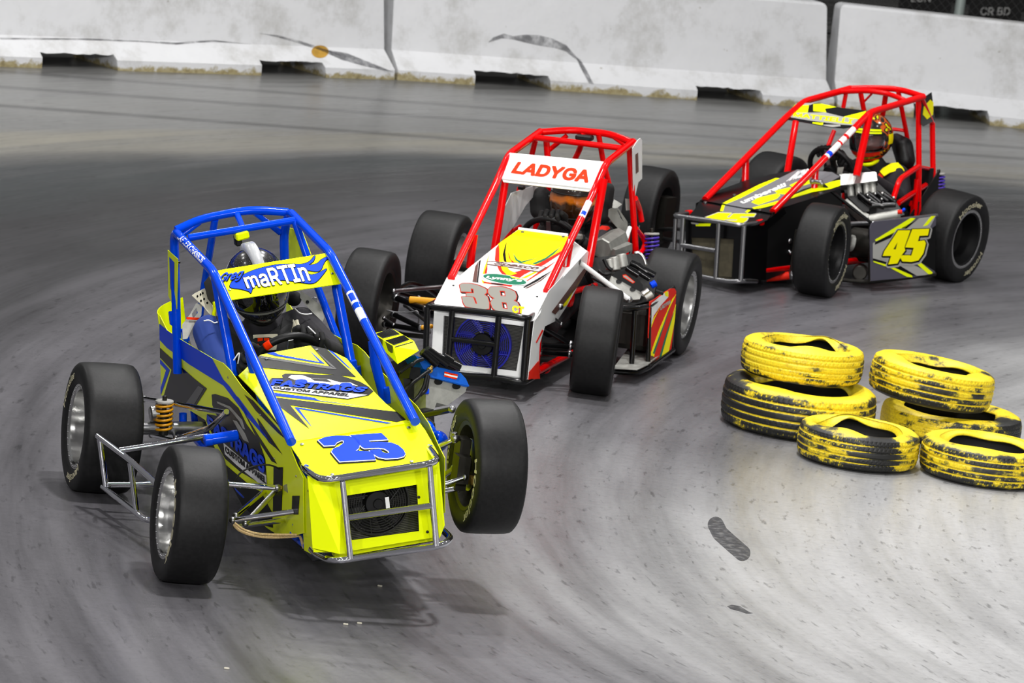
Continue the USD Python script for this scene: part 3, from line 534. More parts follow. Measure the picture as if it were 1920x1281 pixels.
# ------------------------------------------------------------------ the lime and blue car, number 25, right wheels on the floor and left front in the air
f = C25
car = thing('race_car', 'lime yellow open-wheel midget race car number 25, blue cage, one front wheel airborne', 'race car', None, f.M, f.o); CAR25 = car
alu = M_['polished']
road_wheel(f, car, False, False, 0, .6, rim=alu, disc=M_['steel'], words=((170, 60), (-38, 60)), deep=.12, hub=False, label='polished aluminium wheel with rivets')
road_wheel(f, car, True, False, -1.5, -.4, rim=alu, disc=M_['steel'], words=((48, 96),), deep=.12, hub=False, label='polished aluminium wheel with rivets')
road_wheel(f, car, True, True, -1.7, 2.6, .27, rim=M_['dark_metal'], disc=M_['dark_metal'], words=((60, 100),), back_words=((200, 70), (20, 85)), lip=M_['alu'])
road_wheel(f, car, False, True, 0, 2.0, .07, rim=alu, disc=M_['steel'], deep=.12, hub=False)
# roll cage: every tube a part of its own
B = M_['blue']
def cage(pts, r=.019, bend=.05, mat=None, name='cage_tube', label=None): return part(car, name, T(f, pts, r, bend), mat or B, 40, label=label)
rail_r = cage([(333, 700, -.33), (329, 520, -.33), (326, 432, -.31), (400, 509, .42), (546.5, 829, 1.705)], .0195, .07)
rail_l = cage([(536, 560, -.33), (532, 440, -.33), (542, 396, -.31), (618, 473, .42), (779, 791, 1.705)], .0195, .07)
cage([(330, 432, -.31), (375, 411, -.33), (465, 393, -.33), (540, 398, -.31)], .0185, .1)
cage([(354, 446, -.12), (553, 413, -.12)], .016)
cage([(403, 412, -.33), (384, 530, -.5), (372, 610, -.55)], .016)
cage([(444, 401, -.33), (456, 430, -.12)], .014)
cage([(478, 399, -.33), (526, 437, -.33)], .013)
cage([(340, 442, -.32), (374, 416, -.33)], .014)
cage([(553, 415, -.12), (594, 535, 0.0), (642, 658, .1)], .0165, .0)
cage([(404, 520, .45), (411, 560, .5), (438, 706, .6)], .0205, .0)
cage([(626, 500, .45), (632, 545, .5), (662, 700, .6)], .0205, .0)
cage([(468, 660, .99), (478, 705, 1.0), (500, 775, 1.02)], .0205, .0)
cage([(699, 640, .99), (703, 680, 1.0), (722, 752, 1.02)], .0205, .0)
for s in (-1, 1):
    part(car, 'frame_rail', tube([[-.45, s * .25, .10], [.6, s * .27, .09], [1.72, s * .245, .12], [1.74, s * .245, .5]], .019, 12, .05), B, 40)
    part(car, 'frame_rail', tube([[-.4, s * .26, .40], [.6, s * .265, .42], [1.7, s * .247, .50]], .017, 12, .05), B, 40)
    part(car, 'frame_upright', tube([[.6, s * .265, .1], [.6, s * .265, .55]], .017), B, 40)
    part(car, 'frame_upright', tube([[-.33, s * .255, .1], [-.33, s * .255, .60]], .017), B, 40)
part(car, 'frame_rail', tube([[-.45, -.25, .1], [-.45, .25, .1]], .018), B, 40)
part(car, 'frame_rail', tube([[1.45, -.25, .11], [1.45, .25, .11]], .018), B, 40)
part(car, 'floor_pan', box(2.1, .5, .006, .002, p=(.65, 0, .075)), M_['black_satin'], False)
# body panels
SR = (np.array([0, -.285, .4]), np.array([0, -1.0, 0]))
z5, z6, z3, z8 = Z(6.4, (290, 560)), Z(4.005, (400, 740)), Z(4, (100, 640)), Z(6.4, (480, 640))
side_r = [(299, 591), (313, 619), (341, 638), (398, 672), (418, 681), (431, 694), (454, 726), (484, 758), (520, 798), (541, 832), (557, 872), (568, 896), (570, 1000), (545, 1006), (520, 1003), (500, 990), (455, 948), (412, 868), (385, 788), (360, 772), (312, 748), (302, 741)]
LI = M_['lime']
pr = part(car, 'side_panel', sheet(f, side_r, SR, .003), LI, False, label='lime side panel with blue, black and grey stripes')
tail = [f.at(p, y=-.285) for p in ((299, 591), (302, 741))]                # the sheet bends round behind the driver
cv = []
for k in np.linspace(0, 1, 9):
    a = k * 1.45; cv.append([np.array([-.74 - .17 * math.sin(a), -.285 + .17 * (1 - math.cos(a)), z + (.02 if q else -.01) * k]) for q, z in enumerate((.20, .585))])
V = np.array(cv).reshape(-1, 3); Fq = [[2 * i, 2 * i + 2, 2 * i + 3] for i in range(8)] + [[2 * i, 2 * i + 3, 2 * i + 1] for i in range(8)]
part(car, 'tail_panel', thick(V, np.array(Fq), np.array([0, -1.0, 0]), .003), LI, 40)
S = lambda poly, mat, name='stripe', lift=.001: decal(pr, f, SR, poly, mat, name, lift, side_r)
S(z5((40, 285), (150, 375), (330, 500), (690, 715), (825, 970), (900, 1050), (1065, 1281), (1130, 1400), (1100, 1400), (1010, 1281), (850, 1070), (830, 1045), (420, 790), (150, 590), (50, 480)), 'blue_print')
S(z5((40, 565), (130, 650), (480, 960), (630, 1080), (470, 1330), (230, 1290), (105, 1190), (205, 855), (100, 740), (50, 690)), 'black_print')
S(z5((530, 1045), (595, 1080), (480, 1270), (385, 1250)), 'grey_print', lift=.002)
S(z5((55, 712), (185, 855), (80, 1150), (55, 1135), (140, 860), (55, 765)), 'blue_print')
S(z3((1190, 400), (1215, 395), (1310, 425), (1390, 500), (1450, 620), (1540, 740), (1590, 880), (1605, 1075), (1560, 1072), (1400, 975), (1290, 880), (1215, 740), (1150, 600), (1155, 545), (1230, 560), (1195, 480)), 'black_print', 'logo_backing')
S(z3((1350, 590), (1380, 600), (1440, 690), (1470, 760), (1430, 740)), 'silver_print', lift=.002)
S(z3((1230, 450), (1330, 490), (1420, 590), (1440, 660), (1425, 655), (1400, 600), (1320, 505), (1235, 465)), 'silver_print', 'logo_line', .002)
S(z3((1280, 762), (1500, 950), (1600, 1005), (1603, 1078), (1540, 1060), (1380, 930), (1290, 845)), 'white_print', 'logo_banner', .002)
part(pr, 'lettering', text_at(f, 'FASTRAGS', z3((1158, 548), (1592, 872), (1592, 1000), (1166, 645)), SR, lift=.004), M_['blue_print'], False)
part(pr, 'lettering', text_at(f, 'CUSTOM APPAREL', z3((1293, 782), (1601, 1022), (1601, 1070), (1298, 832)), SR, lift=.004), M_['black_print'], False)
S(z6((235, 0), (300, 45), (420, 180), (500, 270), (545, 335), (490, 290), (400, 200), (320, 120)), 'black_print')
S(z6((330, 175), (345, 190), (440, 330), (520, 450), (470, 400), (420, 360), (360, 270)), 'black_print')
S(z6((160, 0), (190, 20), (300, 170), (460, 390), (400, 330), (250, 160)), 'blue_print')
S(z6((230, 130), (250, 160), (330, 290), (480, 520), (440, 500), (330, 330)), 'black_print')
for a in ((455, 545, 525, 880), (595, 760, 650, 900)):
    S(z6((a[0], a[1]), (a[2], a[1]), (a[2] - 10, a[3]), (a[0] - 5, a[3])), 'black_print')
S(z6((40, 480), (180, 600), (300, 700), (360, 730), (440, 880), (450, 1000), (300, 960), (150, 820)), 'black_print')
bolts(car, f, SR, z5((885, 945)) + z6((355, 152), (625, 612), (460, 480)), .005)
# the left side panel, the mirror of the right one
mir = np.array([f.at(p, y=-.285) for p in side_r]) * [1, -1, 1]; mir[:, 2] -= .015
part(car, 'side_panel', plate3(mir + [0, 0.004, 0], .003), LI, False)
# hood
A, NR_, NL_ = f.at((578, 648), x=.85), f.at((547, 828), x=1.64), f.at((781, 789), x=1.64)
HD = f.plane(A, NR_, NL_)
hood = [(447, 704), (489, 665), (575, 649), (582, 648), (612, 655), (632, 663), (650, 672), (702, 735), (724, 757), (768, 792), (781, 791), (547, 829), (536, 815), (505, 770), (477, 735)]
ph = part(car, 'hood', sheet(f, hood, HD, .004), LI, False, label='lime hood with black slashes, blue stripes and a shop logo')
Hd = lambda poly, mat, name='stripe', lift=.001: decal(ph, f, HD, poly, mat, name, lift, hood)
Hd(z8((-60, 260), (45, 180), (900, 325), (650, 45), (740, 50), (840, 90), (1200, 434), (80, 320), (-40, 360)), 'black_print')
Hd(z8((50, 172), (95, 188), (890, 308), (972, 342), (850, 335), (60, 207)), 'grey_print', lift=.002)
Hd(z8((655, 60), (680, 85), (972, 340), (900, 306)), 'grey_print', lift=.002)
Hd(z8((130, 148), (215, 133), (270, 163), (770, 255), (825, 273), (700, 258), (230, 178)), 'blue_print')
Hd(z8((598, 55), (617, 90), (772, 232), (825, 273), (768, 256), (640, 110)), 'blue_print')
Hd(z8((865, 105), (925, 130), (1150, 345), (1095, 310)), 'blue_print')
Hd(z8((130, 510), (190, 445), (322, 445), (310, 412), (350, 393), (1000, 410), (1250, 490), (1345, 545), (1410, 605), (1350, 655), (1100, 702), (880, 680), (185, 590), (160, 545)), 'black_print', 'logo_backing')
Hd(z8((385, 440), (430, 410), (560, 415), (650, 448), (870, 462), (1010, 500), (1130, 500), (1225, 545), (1080, 520), (990, 535), (830, 525), (620, 500), (545, 468), (460, 470)), 'white_print', 'logo_car', .002)
Hd(z8((655, 452), (850, 465), (905, 500), (700, 480)), 'black_print', 'logo_car', .003)
for c in ((545, 492), (1080, 532)): Hd(affinity.scale(Point(z8(c)[0]).buffer(1, 24), 11.5, 4.2), 'blue_print', 'logo_car', .003)
Hd(z8((175, 548), (215, 543), (1335, 650), (1100, 696), (880, 668), (190, 587)), 'white_print', 'logo_banner', .002)
part(ph, 'lettering', text_at(f, 'FASTRAGS', z8((165, 462), (1350, 562), (1310, 628), (175, 540)), HD, lift=.004, shear=.25), M_['blue_print'], False)
part(ph, 'lettering', text_at(f, 'CUSTOM APPAREL', z8((200, 552), (1130, 640), (1112, 676), (212, 580)), HD, lift=.004, shear=.2), M_['black_print'], False)
Hd(z8((215, 622), (700, 682), (755, 715), (1310, 788), (690, 712), (210, 657), (195, 650)), 'blue_print')
Hd(z8((235, 690), (255, 682), (1480, 828), (1690, 850), (1800, 945), (1690, 972), (410, 770), (640, 1055), (270, 775)), 'black_print')
Hd(z8((460, 795), (520, 800), (1625, 985), (1570, 992), (515, 815), (672, 1033), (648, 1010)), 'blue_print')
bolts(car, f, HD, z8((125, 218), (728, 108)), .008)
# nose plate with the number
NP = f.plane(f.at((545, 826), x=1.63), f.at((782, 788), x=1.63), f.at((700, 878), x=1.90))
nose = [(541, 831), (547, 826), (780, 787), (784, 789), (797, 806), (822, 850), (816, 868), (640, 899), (580, 897), (560, 858)]
pn = part(car, 'nose_plate', sheet(f, nose, NP, .004), LI, False, label='lime nose plate with blue number 25')
n2 = z8((0, 0)) and Z(3.692, (480, 640))
def curve(*pts):
    """Closed smooth outline through control points."""
    P = np.array(pts, float); n = len(P); out = []
    for i in range(n):
        p0, p1, p2, p3 = P[i - 1], P[i], P[(i + 1) % n], P[(i + 2) % n]
        for t in np.linspace(0, 1, 6, endpoint=False): out.append(.5 * (2 * p1 + (p2 - p0) * t + (2 * p0 - 5 * p1 + 4 * p2 - p3) * t * t + (3 * p1 - p0 - 3 * p2 + p3) * t ** 3))
    return out
two = n2((435, 690), (490, 664), (570, 658), (670, 668), (712, 690), (722, 715), (715, 740), (690, 762), (648, 788), (640, 778), (660, 775), (690, 762), (815, 768), (830, 822), (578, 838), (560, 815), (522, 770), (535, 750), (575, 735), (607, 712), (608, 690), (590, 690), (560, 705), (545, 725), (472, 728))
two = n2((432, 688), (480, 668), (560, 658), (625, 660), (680, 670), (715, 690), (721, 715), (712, 745), (680, 770), (640, 785), (650, 775), (665, 762), (806, 768), (828, 822), (580, 837), (555, 808), (524, 770), (535, 748), (575, 733), (606, 710), (608, 693), (592, 690), (560, 705), (545, 724), (472, 727))
five = n2((652, 655), (868, 640), (914, 684), (780, 692), (795, 706), (850, 702), (935, 706), (985, 725), (1020, 755), (1034, 783), (1025, 800), (985, 812), (900, 816), (850, 808), (820, 790), (785, 760), (810, 756), (860, 752), (875, 770), (905, 782), (922, 778), (918, 765), (890, 748), (850, 742), (800, 743), (752, 746), (735, 738))
for nm, g in (('two', two), ('five', five)):
    g = Polygon(g).buffer(0); sh = affinity.translate(g.buffer(1.2), -1.2, 2.2)
    decal(pn, f, NP, sh.buffer(.8), 'black_print', 'number_shadow', .001); decal(pn, f, NP, affinity.translate(g.buffer(1.0), -.4, .6), 'white_print', 'number_outline', .002); decal(pn, f, NP, g, 'blue_print', 'number', .003)
bolts(car, f, NP, n2((318, 718), (1057, 602), (528, 928), (1077, 838)), .008)
# front face with the opening for the radiator
FF = f.plane(f.at((610, 900), x=1.9), f.at((815, 865), x=1.9), f.at((740, 1025), x=1.945))
face = Polygon([(576, 893), (642, 903), (802, 872), (822, 850), (834, 985), (826, 1006), (640, 1036), (588, 1036)])
hole = Polygon([(634, 932), (782, 909), (786, 996), (654, 1014)])
part(car, 'nose_face', sheet(f, face.difference(hole), FF, .004), LI, False)
fin = lambda pts, x: part(car, 'nose_fin', hull(np.array([q + d for p, xx in zip(pts, x) for q in [f.at(p, x=xx)] for d in (np.array([0, 0, 0]), np.array([-.004, 0, 0]))])), LI, False)
fin([(577, 894), (586, 1028), (637, 1039)], (1.905, 1.95, 2.0)); fin([(577, 894), (637, 1039), (648, 1038), (640, 905)], (1.905, 2.0, 1.96, 1.91))
fin([(819, 868), (831, 993), (824, 1010)], (1.915, 1.95, 1.99)); fin([(819, 868), (824, 1010), (812, 1010), (806, 880)], (1.915, 1.99, 1.955, 1.91))
wrap = [(541, 831), (557, 872), (575, 900), (582, 952), (587, 1041), (570, 1032), (566, 952), (556, 900), (530, 835)]
part(car, 'nose_side', sheet(f, wrap, (np.array([0, -.279, 0]), np.array([0, -1.0, 0])), .003), LI, False)
bolts(car, f, FF, Z(4, (520, 800))((238, 482), (257, 690), (278, 883), (1060, 530), (1125, 790)), .006, 'black_satin')
part(car, 'radiator', box(.05, .40, .25, .003, p=(1.80, -.005, .262)), M_['core'], False)
fc = f.at((706, 942), x=1.85); fan(car, f, fc, np.array([1.0, 0, 0]), .125, M_['plastic'], .052)
part(car, 'fan_label', box(.001, .016, .045, .0002, p=fc + [.031, .036, 0]), M_['white_print'], False)
part(car, 'radiator_frame', cat(box(.05, .40, .03, .002, p=(1.86, -.005, .145)), box(.05, .02, .24, .002, p=(1.86, .17, .26))), LI, False)
# chrome front bumper
CHR = M_['chrome']
def bar(pts, r=.0125, bend=.05): return part(car, 'bumper_bar', T(f, pts, r, bend), CHR, 40)
bar([(566, 868, 1.72), (574, 882, 1.84), (604, 902, 2.02), (824, 867, 2.02), (806, 842, 1.84), (799, 836, 1.74)], .0135, .07)
bar([(584, 1030, 1.80), (594, 1040, 1.86), (624, 1053, 2.02), (830, 1023, 2.02), (846, 1010, 1.95), (832, 996, 1.82)], .0135, .07)
bar([(642, 902, 2.024), (657, 1047, 2.024)]); bar([(805, 874, 2.024), (818, 1023, 2.024)]); bar([(654, 971, 2.024), (809, 948, 2.024)])
for p in ((566, 868, 1.70, 575, 880, 1.82), (797, 833, 1.70, 806, 842, 1.82)): part(car, 'bumper_socket', T(f, [p[:3], p[3:]], .0165, 0), B, 40)
# name panel over the windscreen opening
PN = f.plane(f.at((396, 509), x=.425), f.at((626, 476), x=.425), f.at((530, 550), x=.59))
pan = [(394, 511), (420, 505), (610, 475), (626, 476), (649, 526), (643, 531), (428, 563), (416, 561)]
pp = part(car, 'name_panel', sheet(f, pan, PN, .004), LI, False, label='lime name panel with blue flame and lettering')
flame = curve((431, 538), (436, 528), (452, 518), (480, 506), (517, 497.5), (542, 496), (566, 496), (580, 491), (590, 480.5), (588, 490), (579, 498), (594, 495), (602, 488), (612, 483), (625, 482.5), (612, 488), (606, 497), (602, 506), (594, 510), (577, 508), (576, 513), (584, 516), (596, 513), (612, 505), (606, 515), (593, 529), (580, 532.5), (555, 529), (530, 526), (505, 529), (486, 533), (475, 539), (470.5, 550), (466, 547), (452, 543), (437, 541))
decal(pp, f, PN, Polygon(flame).buffer(0).buffer(1.1), 'black_print', 'flame_outline', .001, pan); decal(pp, f, PN, flame, 'blue_print', 'flame', .002, pan)
bulge = lambda u, w: (u, w + .10 * np.sin(math.pi * u) * (w - .2))
mq = [(453, 516), (570, 494), (583, 528), (464, 543)]
mo = text_at(f, 'maRTIn', [(p[0] + d[0], p[1] + d[1]) for p, d in zip(mq, ((-1.2, -1), (1.2, -1), (1.2, 1), (-1.2, 1)))], PN, True, .0032, fn=bulge, fat=.03)
part(pp, 'lettering', mo, M_['black_print'], False); part(pp, 'lettering', text_at(f, 'maRTIn', mq, PN, True, .0042, fn=bulge, fat=.006), M_['white_print'], False)
gq = [(414, 515), (459, 505), (453, 527), (409, 536)]
part(pp, 'lettering', text_at(f, 'Greg', [(x + 1.2, y + 1.6) for x, y in gq], PN, True, .0046, .35, fat=-.004), M_['black_print'], False); part(pp, 'lettering', text_at(f, 'Greg', gq, PN, True, .0056, .35, fat=.004), M_['blue_print'], False)
bolts(car, f, PN, [(431, 544), (623, 514)], .006)
# plates on the rear posts
PL = (np.array([0, -.285, 0]), np.array([0, -1.0, 0]))
wp = [(314.5, 469), (333, 486), (331, 580), (327, 580), (315.5, 555)]
q = part(car, 'wing_plate', sheet(f, wp, PL, .003), LI, False); decal(q, f, PL, [(318, 482), (327, 492), (327, 560), (320, 540)], 'blue_print', 'number')
q = part(car, 'wing_plate', sheet(f, [(541, 427), (566, 434), (583, 478), (575, 500), (543, 500)], (np.array([0, .285, 0]), np.array([0, -1.0, 0])), .003), LI, False)
# decal strip on the cage rail and stickers on the left rail
def on_tube(txt, A_, B_, t0, t1, h, r=.0205):
    pa_, pb = A_ + (B_ - A_) * t0, A_ + (B_ - A_) * t1; d = (pb - pa_) / np.linalg.norm(pb - pa_); v = f.c - pa_; v -= d * (v @ d); v /= np.linalg.norm(v); w = np.cross(v, d); L = np.linalg.norm(pb - pa_)
    g = text_poly(txt, .012); x0, y0, x1, y1 = g.bounds; ms = []
    for p in polys(affinity.scale(g, 10, 10, origin=(0, 0))):
        q, fc_ = trimesh.creation.triangulate_polygon(p, engine='earcut'); q = q / 10; u = (q[:, 0] - x0) / (x1 - x0); s = ((q[:, 1] - y0) / (y1 - y0) - .5) * h
        ms.append(thick(pa_ + np.outer(u * L, d) + np.outer(r * np.sin(s / r), w) + np.outer(r * np.cos(s / r), v), fc_, v, .0008))
    return cat(*ms)
part(rail_r, 'lettering', on_tube('LAFLER CHASSIS', f.at((326, 432), x=-.31), f.at((400, 509), x=.42), .2, .82, .030), M_['white_print'], False)
def sticker(rail, A_, B_, t0, t1, mat='white_print', r=.0206, name='sticker', half=.95):
    pa_, pb = A_ + (B_ - A_) * t0, A_ + (B_ - A_) * t1; d = (pb - pa_) / np.linalg.norm(pb - pa_); v = f.c - pa_; v -= d * (v @ d); v /= np.linalg.norm(v); w = np.cross(v, d)
    th = np.linspace(-half, half, 9); V = np.array([p + r * (np.sin(t) * w + np.cos(t) * v) for p in (pa_, pb) for t in th]); F = [[i, i + 1, i + 10] for i in range(8)] + [[i, i + 10, i + 9] for i in range(8)]
    return part(rail, name, thick(V, np.array(F), v, .0006), M_[mat], 60)
RA, RB = f.at((618, 473), x=.42), f.at((780, 796), x=1.72)
sticker(rail_l, RA, RB, .257, .325); sticker(rail_l, RA, RB, .356, .420); sticker(rail_l, RA, RB, .270, .312, 'blue_print', .0209, half=.6)
# side bar on the right
nb = lambda p, x: f.at(p, x=x)
for pts in ([nb((183, 818), .34), nb((240, 860), .62), nb((292, 906), .93), nb((318, 934), 1.1)], [nb((193, 913), .34), nb((256, 962), .72), nb((272, 975), .80), nb((297, 979), .82), nb((325, 978), .84)], [nb((187, 823), .36), nb((199, 914), .37)], [nb((244, 868), .65), nb((256, 957), .69)],
            [nb((224, 845), .54), nb((322, 829), .54), nb((392, 818), .54)], [nb((202, 909), .40), nb((285, 908), .40), nb((400, 905), .40)]):
    part(car, 'side_bar', tube(pts, .0125, 12, .05), CHR, 40)
# suspension, right side
dark = M_['steel']
rod(car, f.at((270, 748), y=-.45), f.at((425, 774), y=-.32), .0115, CHR); rod(car, f.at((297, 760), y=-.42), f.at((330, 822), y=-.42), .0105, CHR)
part(car, 'radius_rod', tube([f.at((425, 772), y=-.33), f.at((408, 790), y=-.34), f.at((394, 802), y=-.36), f.at((327, 825), y=-.42)], .012, 12, .04), CHR, 40)
rod(car, f.at((284, 816), y=-.46), f.at((332, 827), y=-.42), .010, CHR)
part(car, 'axle_tube', cyl(f.road([0, -.60, R_R]), f.road([0, .60, R_R + .07]), .029), M_['steel'], 40)
part(car, 'axle_collar', cyl(f.at((281, 777), x=0), f.at((299, 775), x=0), .034), M_['alu'], 40)
shock(car, f.at((306, 816), x=.02), f.at((309, 742), x=.02), M_['gold'], .034, 6)
cage([(343, 830, -.05), (343, 775, -.05)], .017, 0); part(car, 'torsion_tube', cyl(f.at((392, 825), x=1.0), f.at((446, 816), x=1.0), .023), B, 40)
part(car, 'torsion_tube', cyl(f.at((392, 825), x=1.0) + [0, -.02, 0], f.at((398, 824), x=1.0), .025), B, 40)
rod(car, f.at((424, 908), x=1.48), f.at((520, 915), x=1.5), .0115, CHR)
part(car, 'bracket', sheet(f, [(532, 912), (540, 908), (557, 907), (559, 923), (542, 926), (533, 920)], (np.array([1.53, 0, 0]), np.array([1.0, 0, 0])), .01), M_['steel'], False)
part(car, 'jam_nut', cyl(f.at((517, 914), x=1.5), f.at((528, 916), x=1.5), .012, 6), M_['brass'], False)
rod(car, f.at((436, 976), x=1.52), f.at((566, 957), x=1.6), .011, CHR); rod(car, f.at((442, 988), x=1.46), f.at((560, 972), x=1.4), .0105, CHR)
rod(car, f.at((460, 982), x=1.50), f.at((541, 894), x=1.35), .0105, M_['alu']); rod(car, f.at((442, 968), x=1.5), f.at((497, 920), x=1.1), .0105, CHR)
part(car, 'brake_hose', tube([f.at(p, x=1.42) for p in ((437, 905), (452, 884), (480, 873), (505, 871), (527, 880), (542, 897))], .0035, 8, .08), M_['black_satin'], True)
part(car, 'tether_rope', tube([f.at(p, x=1.6) for p in ((438, 984), (447, 994), (465, 1002), (490, 1007), (520, 1008), (552, 1006), (562, 1004), (566, 1015), (569, 1028))], .006, 8, .04), M_['rope'], True, label='tan rope tether')
part(car, 'tether_rope', tube([f.at(p, x=1.61) for p in ((440, 981), (455, 993), (480, 1001), (520, 1003), (556, 1003))], .005, 8, .04), M_['rope'], True, label='tan rope tether')
part(car, 'upright', hull([f.road([WB + a, -.50 + b, .2 + c]) for a in (-.03, .03) for b in (-.02, .03) for c in (-.02, .16)]), M_['dark_metal'], False)
cage([(556, 985, 1.55), (562, 900, 1.55)], .017, 0); part(car, 'frame_rail', cyl(f.at((545, 1000), x=1.5), f.at((562, 1000), x=1.5), .016), B, 40)
# suspension, left side, hanging in the air
W = lambda a, b, c: f.road([WB + a, TRK_F - .095 + b, R_F + .27 + c])
up = part(car, 'upright', hull([W(a, b, c) for a in (-.035, .045) for b in (-.135, -.09) for c in (-.10, .11)]), M_['dark_metal'], False)
part(up, 'caliper', hull([W(a, b, c) for a in (.02, .1) for b in (-.15, -.1) for c in (-.06, .05)]), M_['dark_metal'], False)
part(up, 'steering_arm', hull([f.at(p, x=1.56) + d for p in ((868, 884), (886, 890), (884, 908), (864, 900)) for d in ([0, 0, 0], [.03, 0, 0])]), M_['brass'], False)
part(car, 'brake_disc', place(lathe([(.04, 0), (.105, 0), (.105, .008), (.04, .008)], 36, True), frame_of(f.roadv([0, 1.0, 0])), W(0, -.075, 0)), M_['steel'], 30)
rod(car, f.at((800, 848), x=1.5), f.at((856, 822), x=1.54), .0115, CHR); rod(car, f.at((825, 911), x=1.62), f.at((872, 895), x=1.62), .009, CHR)
rod(car, f.at((815, 925), x=1.52), f.at((862, 915), x=1.54), .011, CHR); rod(car, f.at((815, 905), x=1.3), f.at((852, 878), x=1.5), .012, M_['steel'])
part(car, 'ball_joint', cat(ball(f.at((853, 822), x=1.55), .018), cyl(f.at((853, 830), x=1.55), f.at((853, 820), x=1.55) + [0, 0, .02], .012)), M_['steel'], 40)
part(car, 'steering_box', cat(cyl(f.at((800, 815), x=1.2), f.at((815, 808), x=1.2), .05), ball(f.at((820, 828), x=1.2), .045)), B, 40, label='blue steering box')
rod(car, f.at((776, 783), x=1.0), f.at((848, 768), x=1.25), .0125, M_['black'])
# engine on the left
EP = (np.array([.75, .45, 0]), np.array([.9, .35, .25]) / np.linalg.norm([.9, .35, .25]))
e4 = Z(7.117, (660, 600))
en = part(car, 'engine', sheet(f, e4((480, 560), (1000, 480), (1120, 640), (1000, 1170), (700, 1150), (560, 760)), (EP[0] - EP[1] * .09, EP[1]), .16), M_['plastic'], False, label='motorcycle engine with blue cover')
part(en, 'cylinder_head', sheet(f, e4((990, 770), (1532, 898), (1512, 965), (1275, 1140), (1130, 1105), (1095, 1195), (985, 1170)), EP, .15), M_['cast'], False)
vc = part(en, 'valve_cover', sheet(f, e4((1000, 738), (1035, 685), (1115, 628), (1170, 642), (1430, 712), (1500, 790), (1532, 862), (1534, 896), (1515, 900), (1000, 765)), EP, .15, .012), M_['head_blue'], False, label='blue valve cover with orange sticker')
decal(vc, f, EP, e4((1210, 695), (1390, 735), (1370, 800), (1205, 760)), 'orange_print', 'sticker', .013); decal(vc, f, EP, e4((1205, 718), (1385, 758), (1380, 782), (1208, 740)), 'white_print', 'sticker', .014)
for c in ((1147, 825), (1387, 885)): part(en, 'head_plug', sheet(f, affinity.scale(Point(e4(c)[0]).buffer(1), 7.2, 6.0), EP, .02, .006), M_['black_satin'], 30)
part(en, 'cover_seam', sheet(f, e4((1000, 745), (1532, 872), (1534, 890), (1000, 764)), EP, .02, .016), M_['head_blue'], False)
part(en, 'blue_body', sheet(f, e4((840, 470), (1040, 560), (1110, 625), (1030, 690), (950, 650), (900, 560)), EP, .1, .0), M_['head_blue'], False)
for i, (a, b) in enumerate((((900, 430), (1100, 600)), ((960, 400), (1240, 600)), ((1110, 500), (1400, 640)), ((1180, 500), (1300, 570)))):
    part(en, 'ignition_coil', cyl(f.on(e4(a), EP)[0] + EP[1] * .02, f.on(e4(b), EP)[0] + EP[1] * .02, .018), M_['black'], 40)
part(en, 'coil_rail', sheet(f, e4((1120, 570), (1390, 620), (1408, 690), (1130, 640)), EP, .05, .02), M_['black'], False)
part(en, 'throttle_box', sheet(f, e4((720, 640), (845, 650), (840, 770), (770, 820), (690, 790)), EP, .08, .04), M_['black_satin'], False)
part(en, 'starter_housing', sheet(f, e4((630, 790), (730, 800), (720, 880), (640, 900)), EP, .06, .03), M_['plastic'], False)
for pts in (((950, 690), (850, 760), (700, 870), (620, 960)), ((910, 740), (880, 900), (800, 1040), (720, 1110)), ((930, 760), (900, 960), (820, 1020)), ((720, 600), (620, 660), (550, 720)), ((860, 540), (760, 570), (700, 640))):
    part(en, 'hose', tube([f.on([e4(p)[0]], EP)[0] + EP[1] * .05 for p in pts], .008, 8, .06), M_['black_satin'], True)
part(en, 'brass_fitting', cat(cyl(f.on(e4((985, 690)), EP)[0] + EP[1] * .03, f.on(e4((1010, 625)), EP)[0] + EP[1] * .03, .008), ball(f.on(e4((985, 680)), EP)[0] + EP[1] * .03, .014)), M_['brass'], 40)
part(en, 'water_fitting', cyl(f.on(e4((925, 930)), EP)[0] + EP[1] * .03, f.on(e4((925, 1000)), EP)[0] + EP[1] * .03, .016), M_['blue_print'], 40)
part(en, 'gearbox', box(.35, .3, .22, .03, p=(.55, .4, .2)), M_['dark_metal'], False)
ab = {k: f.at(e4(p)[0], x=x) for k, p, x in (('tlb', (280, 180), .42), ('trb', (545, 118), .42), ('trf', (828, 282), .66), ('tlf', (545, 352), .66), ('blf', (608, 590), .70), ('brf', (892, 412), .70), ('blb', (318, 300), .42), ('brb', (700, 250), .40))}
bx = part(car, 'air_box', hull(list(ab.values())), LI, False, label='lime air filter box with two black mesh windows')
M_['mesh'] = paint('dark_mesh', (60, 62, 52), .5, metal=.3)
AP = f.plane(ab['tlb'], ab['trb'], ab['tlf']); AS = f.plane(ab['tlb'], ab['tlf'], ab['blf'])
for w in (((318, 190), (500, 122), (545, 125), (640, 195), (410, 250)), ((445, 280), (690, 208), (770, 270), (560, 340))):
    decal(bx, f, AP, e4(*w), 'mesh', 'mesh_window', .001)
    wire = []
    P = [np.array(e4(q)[0]) for q in w]
    for k in np.linspace(.1, .9, 8): wire.append(tube([f.on([P[0] * (1 - k) + P[-1] * k], AP)[0] + AP[1] * .003, f.on([P[1] * (1 - k) + P[-2] * k], AP)[0] + AP[1] * .003], .0014, 4, 0))
    part(bx, 'mesh_wires', cat(*wire), M_['black_satin'], False)
for w in (((322, 215), (410, 262), (408, 350), (385, 355), (345, 320)), ((450, 290), (545, 345), (545, 440), (525, 440), (485, 405))): decal(bx, f, AS, e4(*w), 'mesh', 'mesh_window', .001)
decal(bx, f, f.plane(ab['tlf'], ab['trf'], ab['brf']), e4((575, 358), (812, 292), (814, 300), (578, 368)), 'black_print', 'seam', .001)

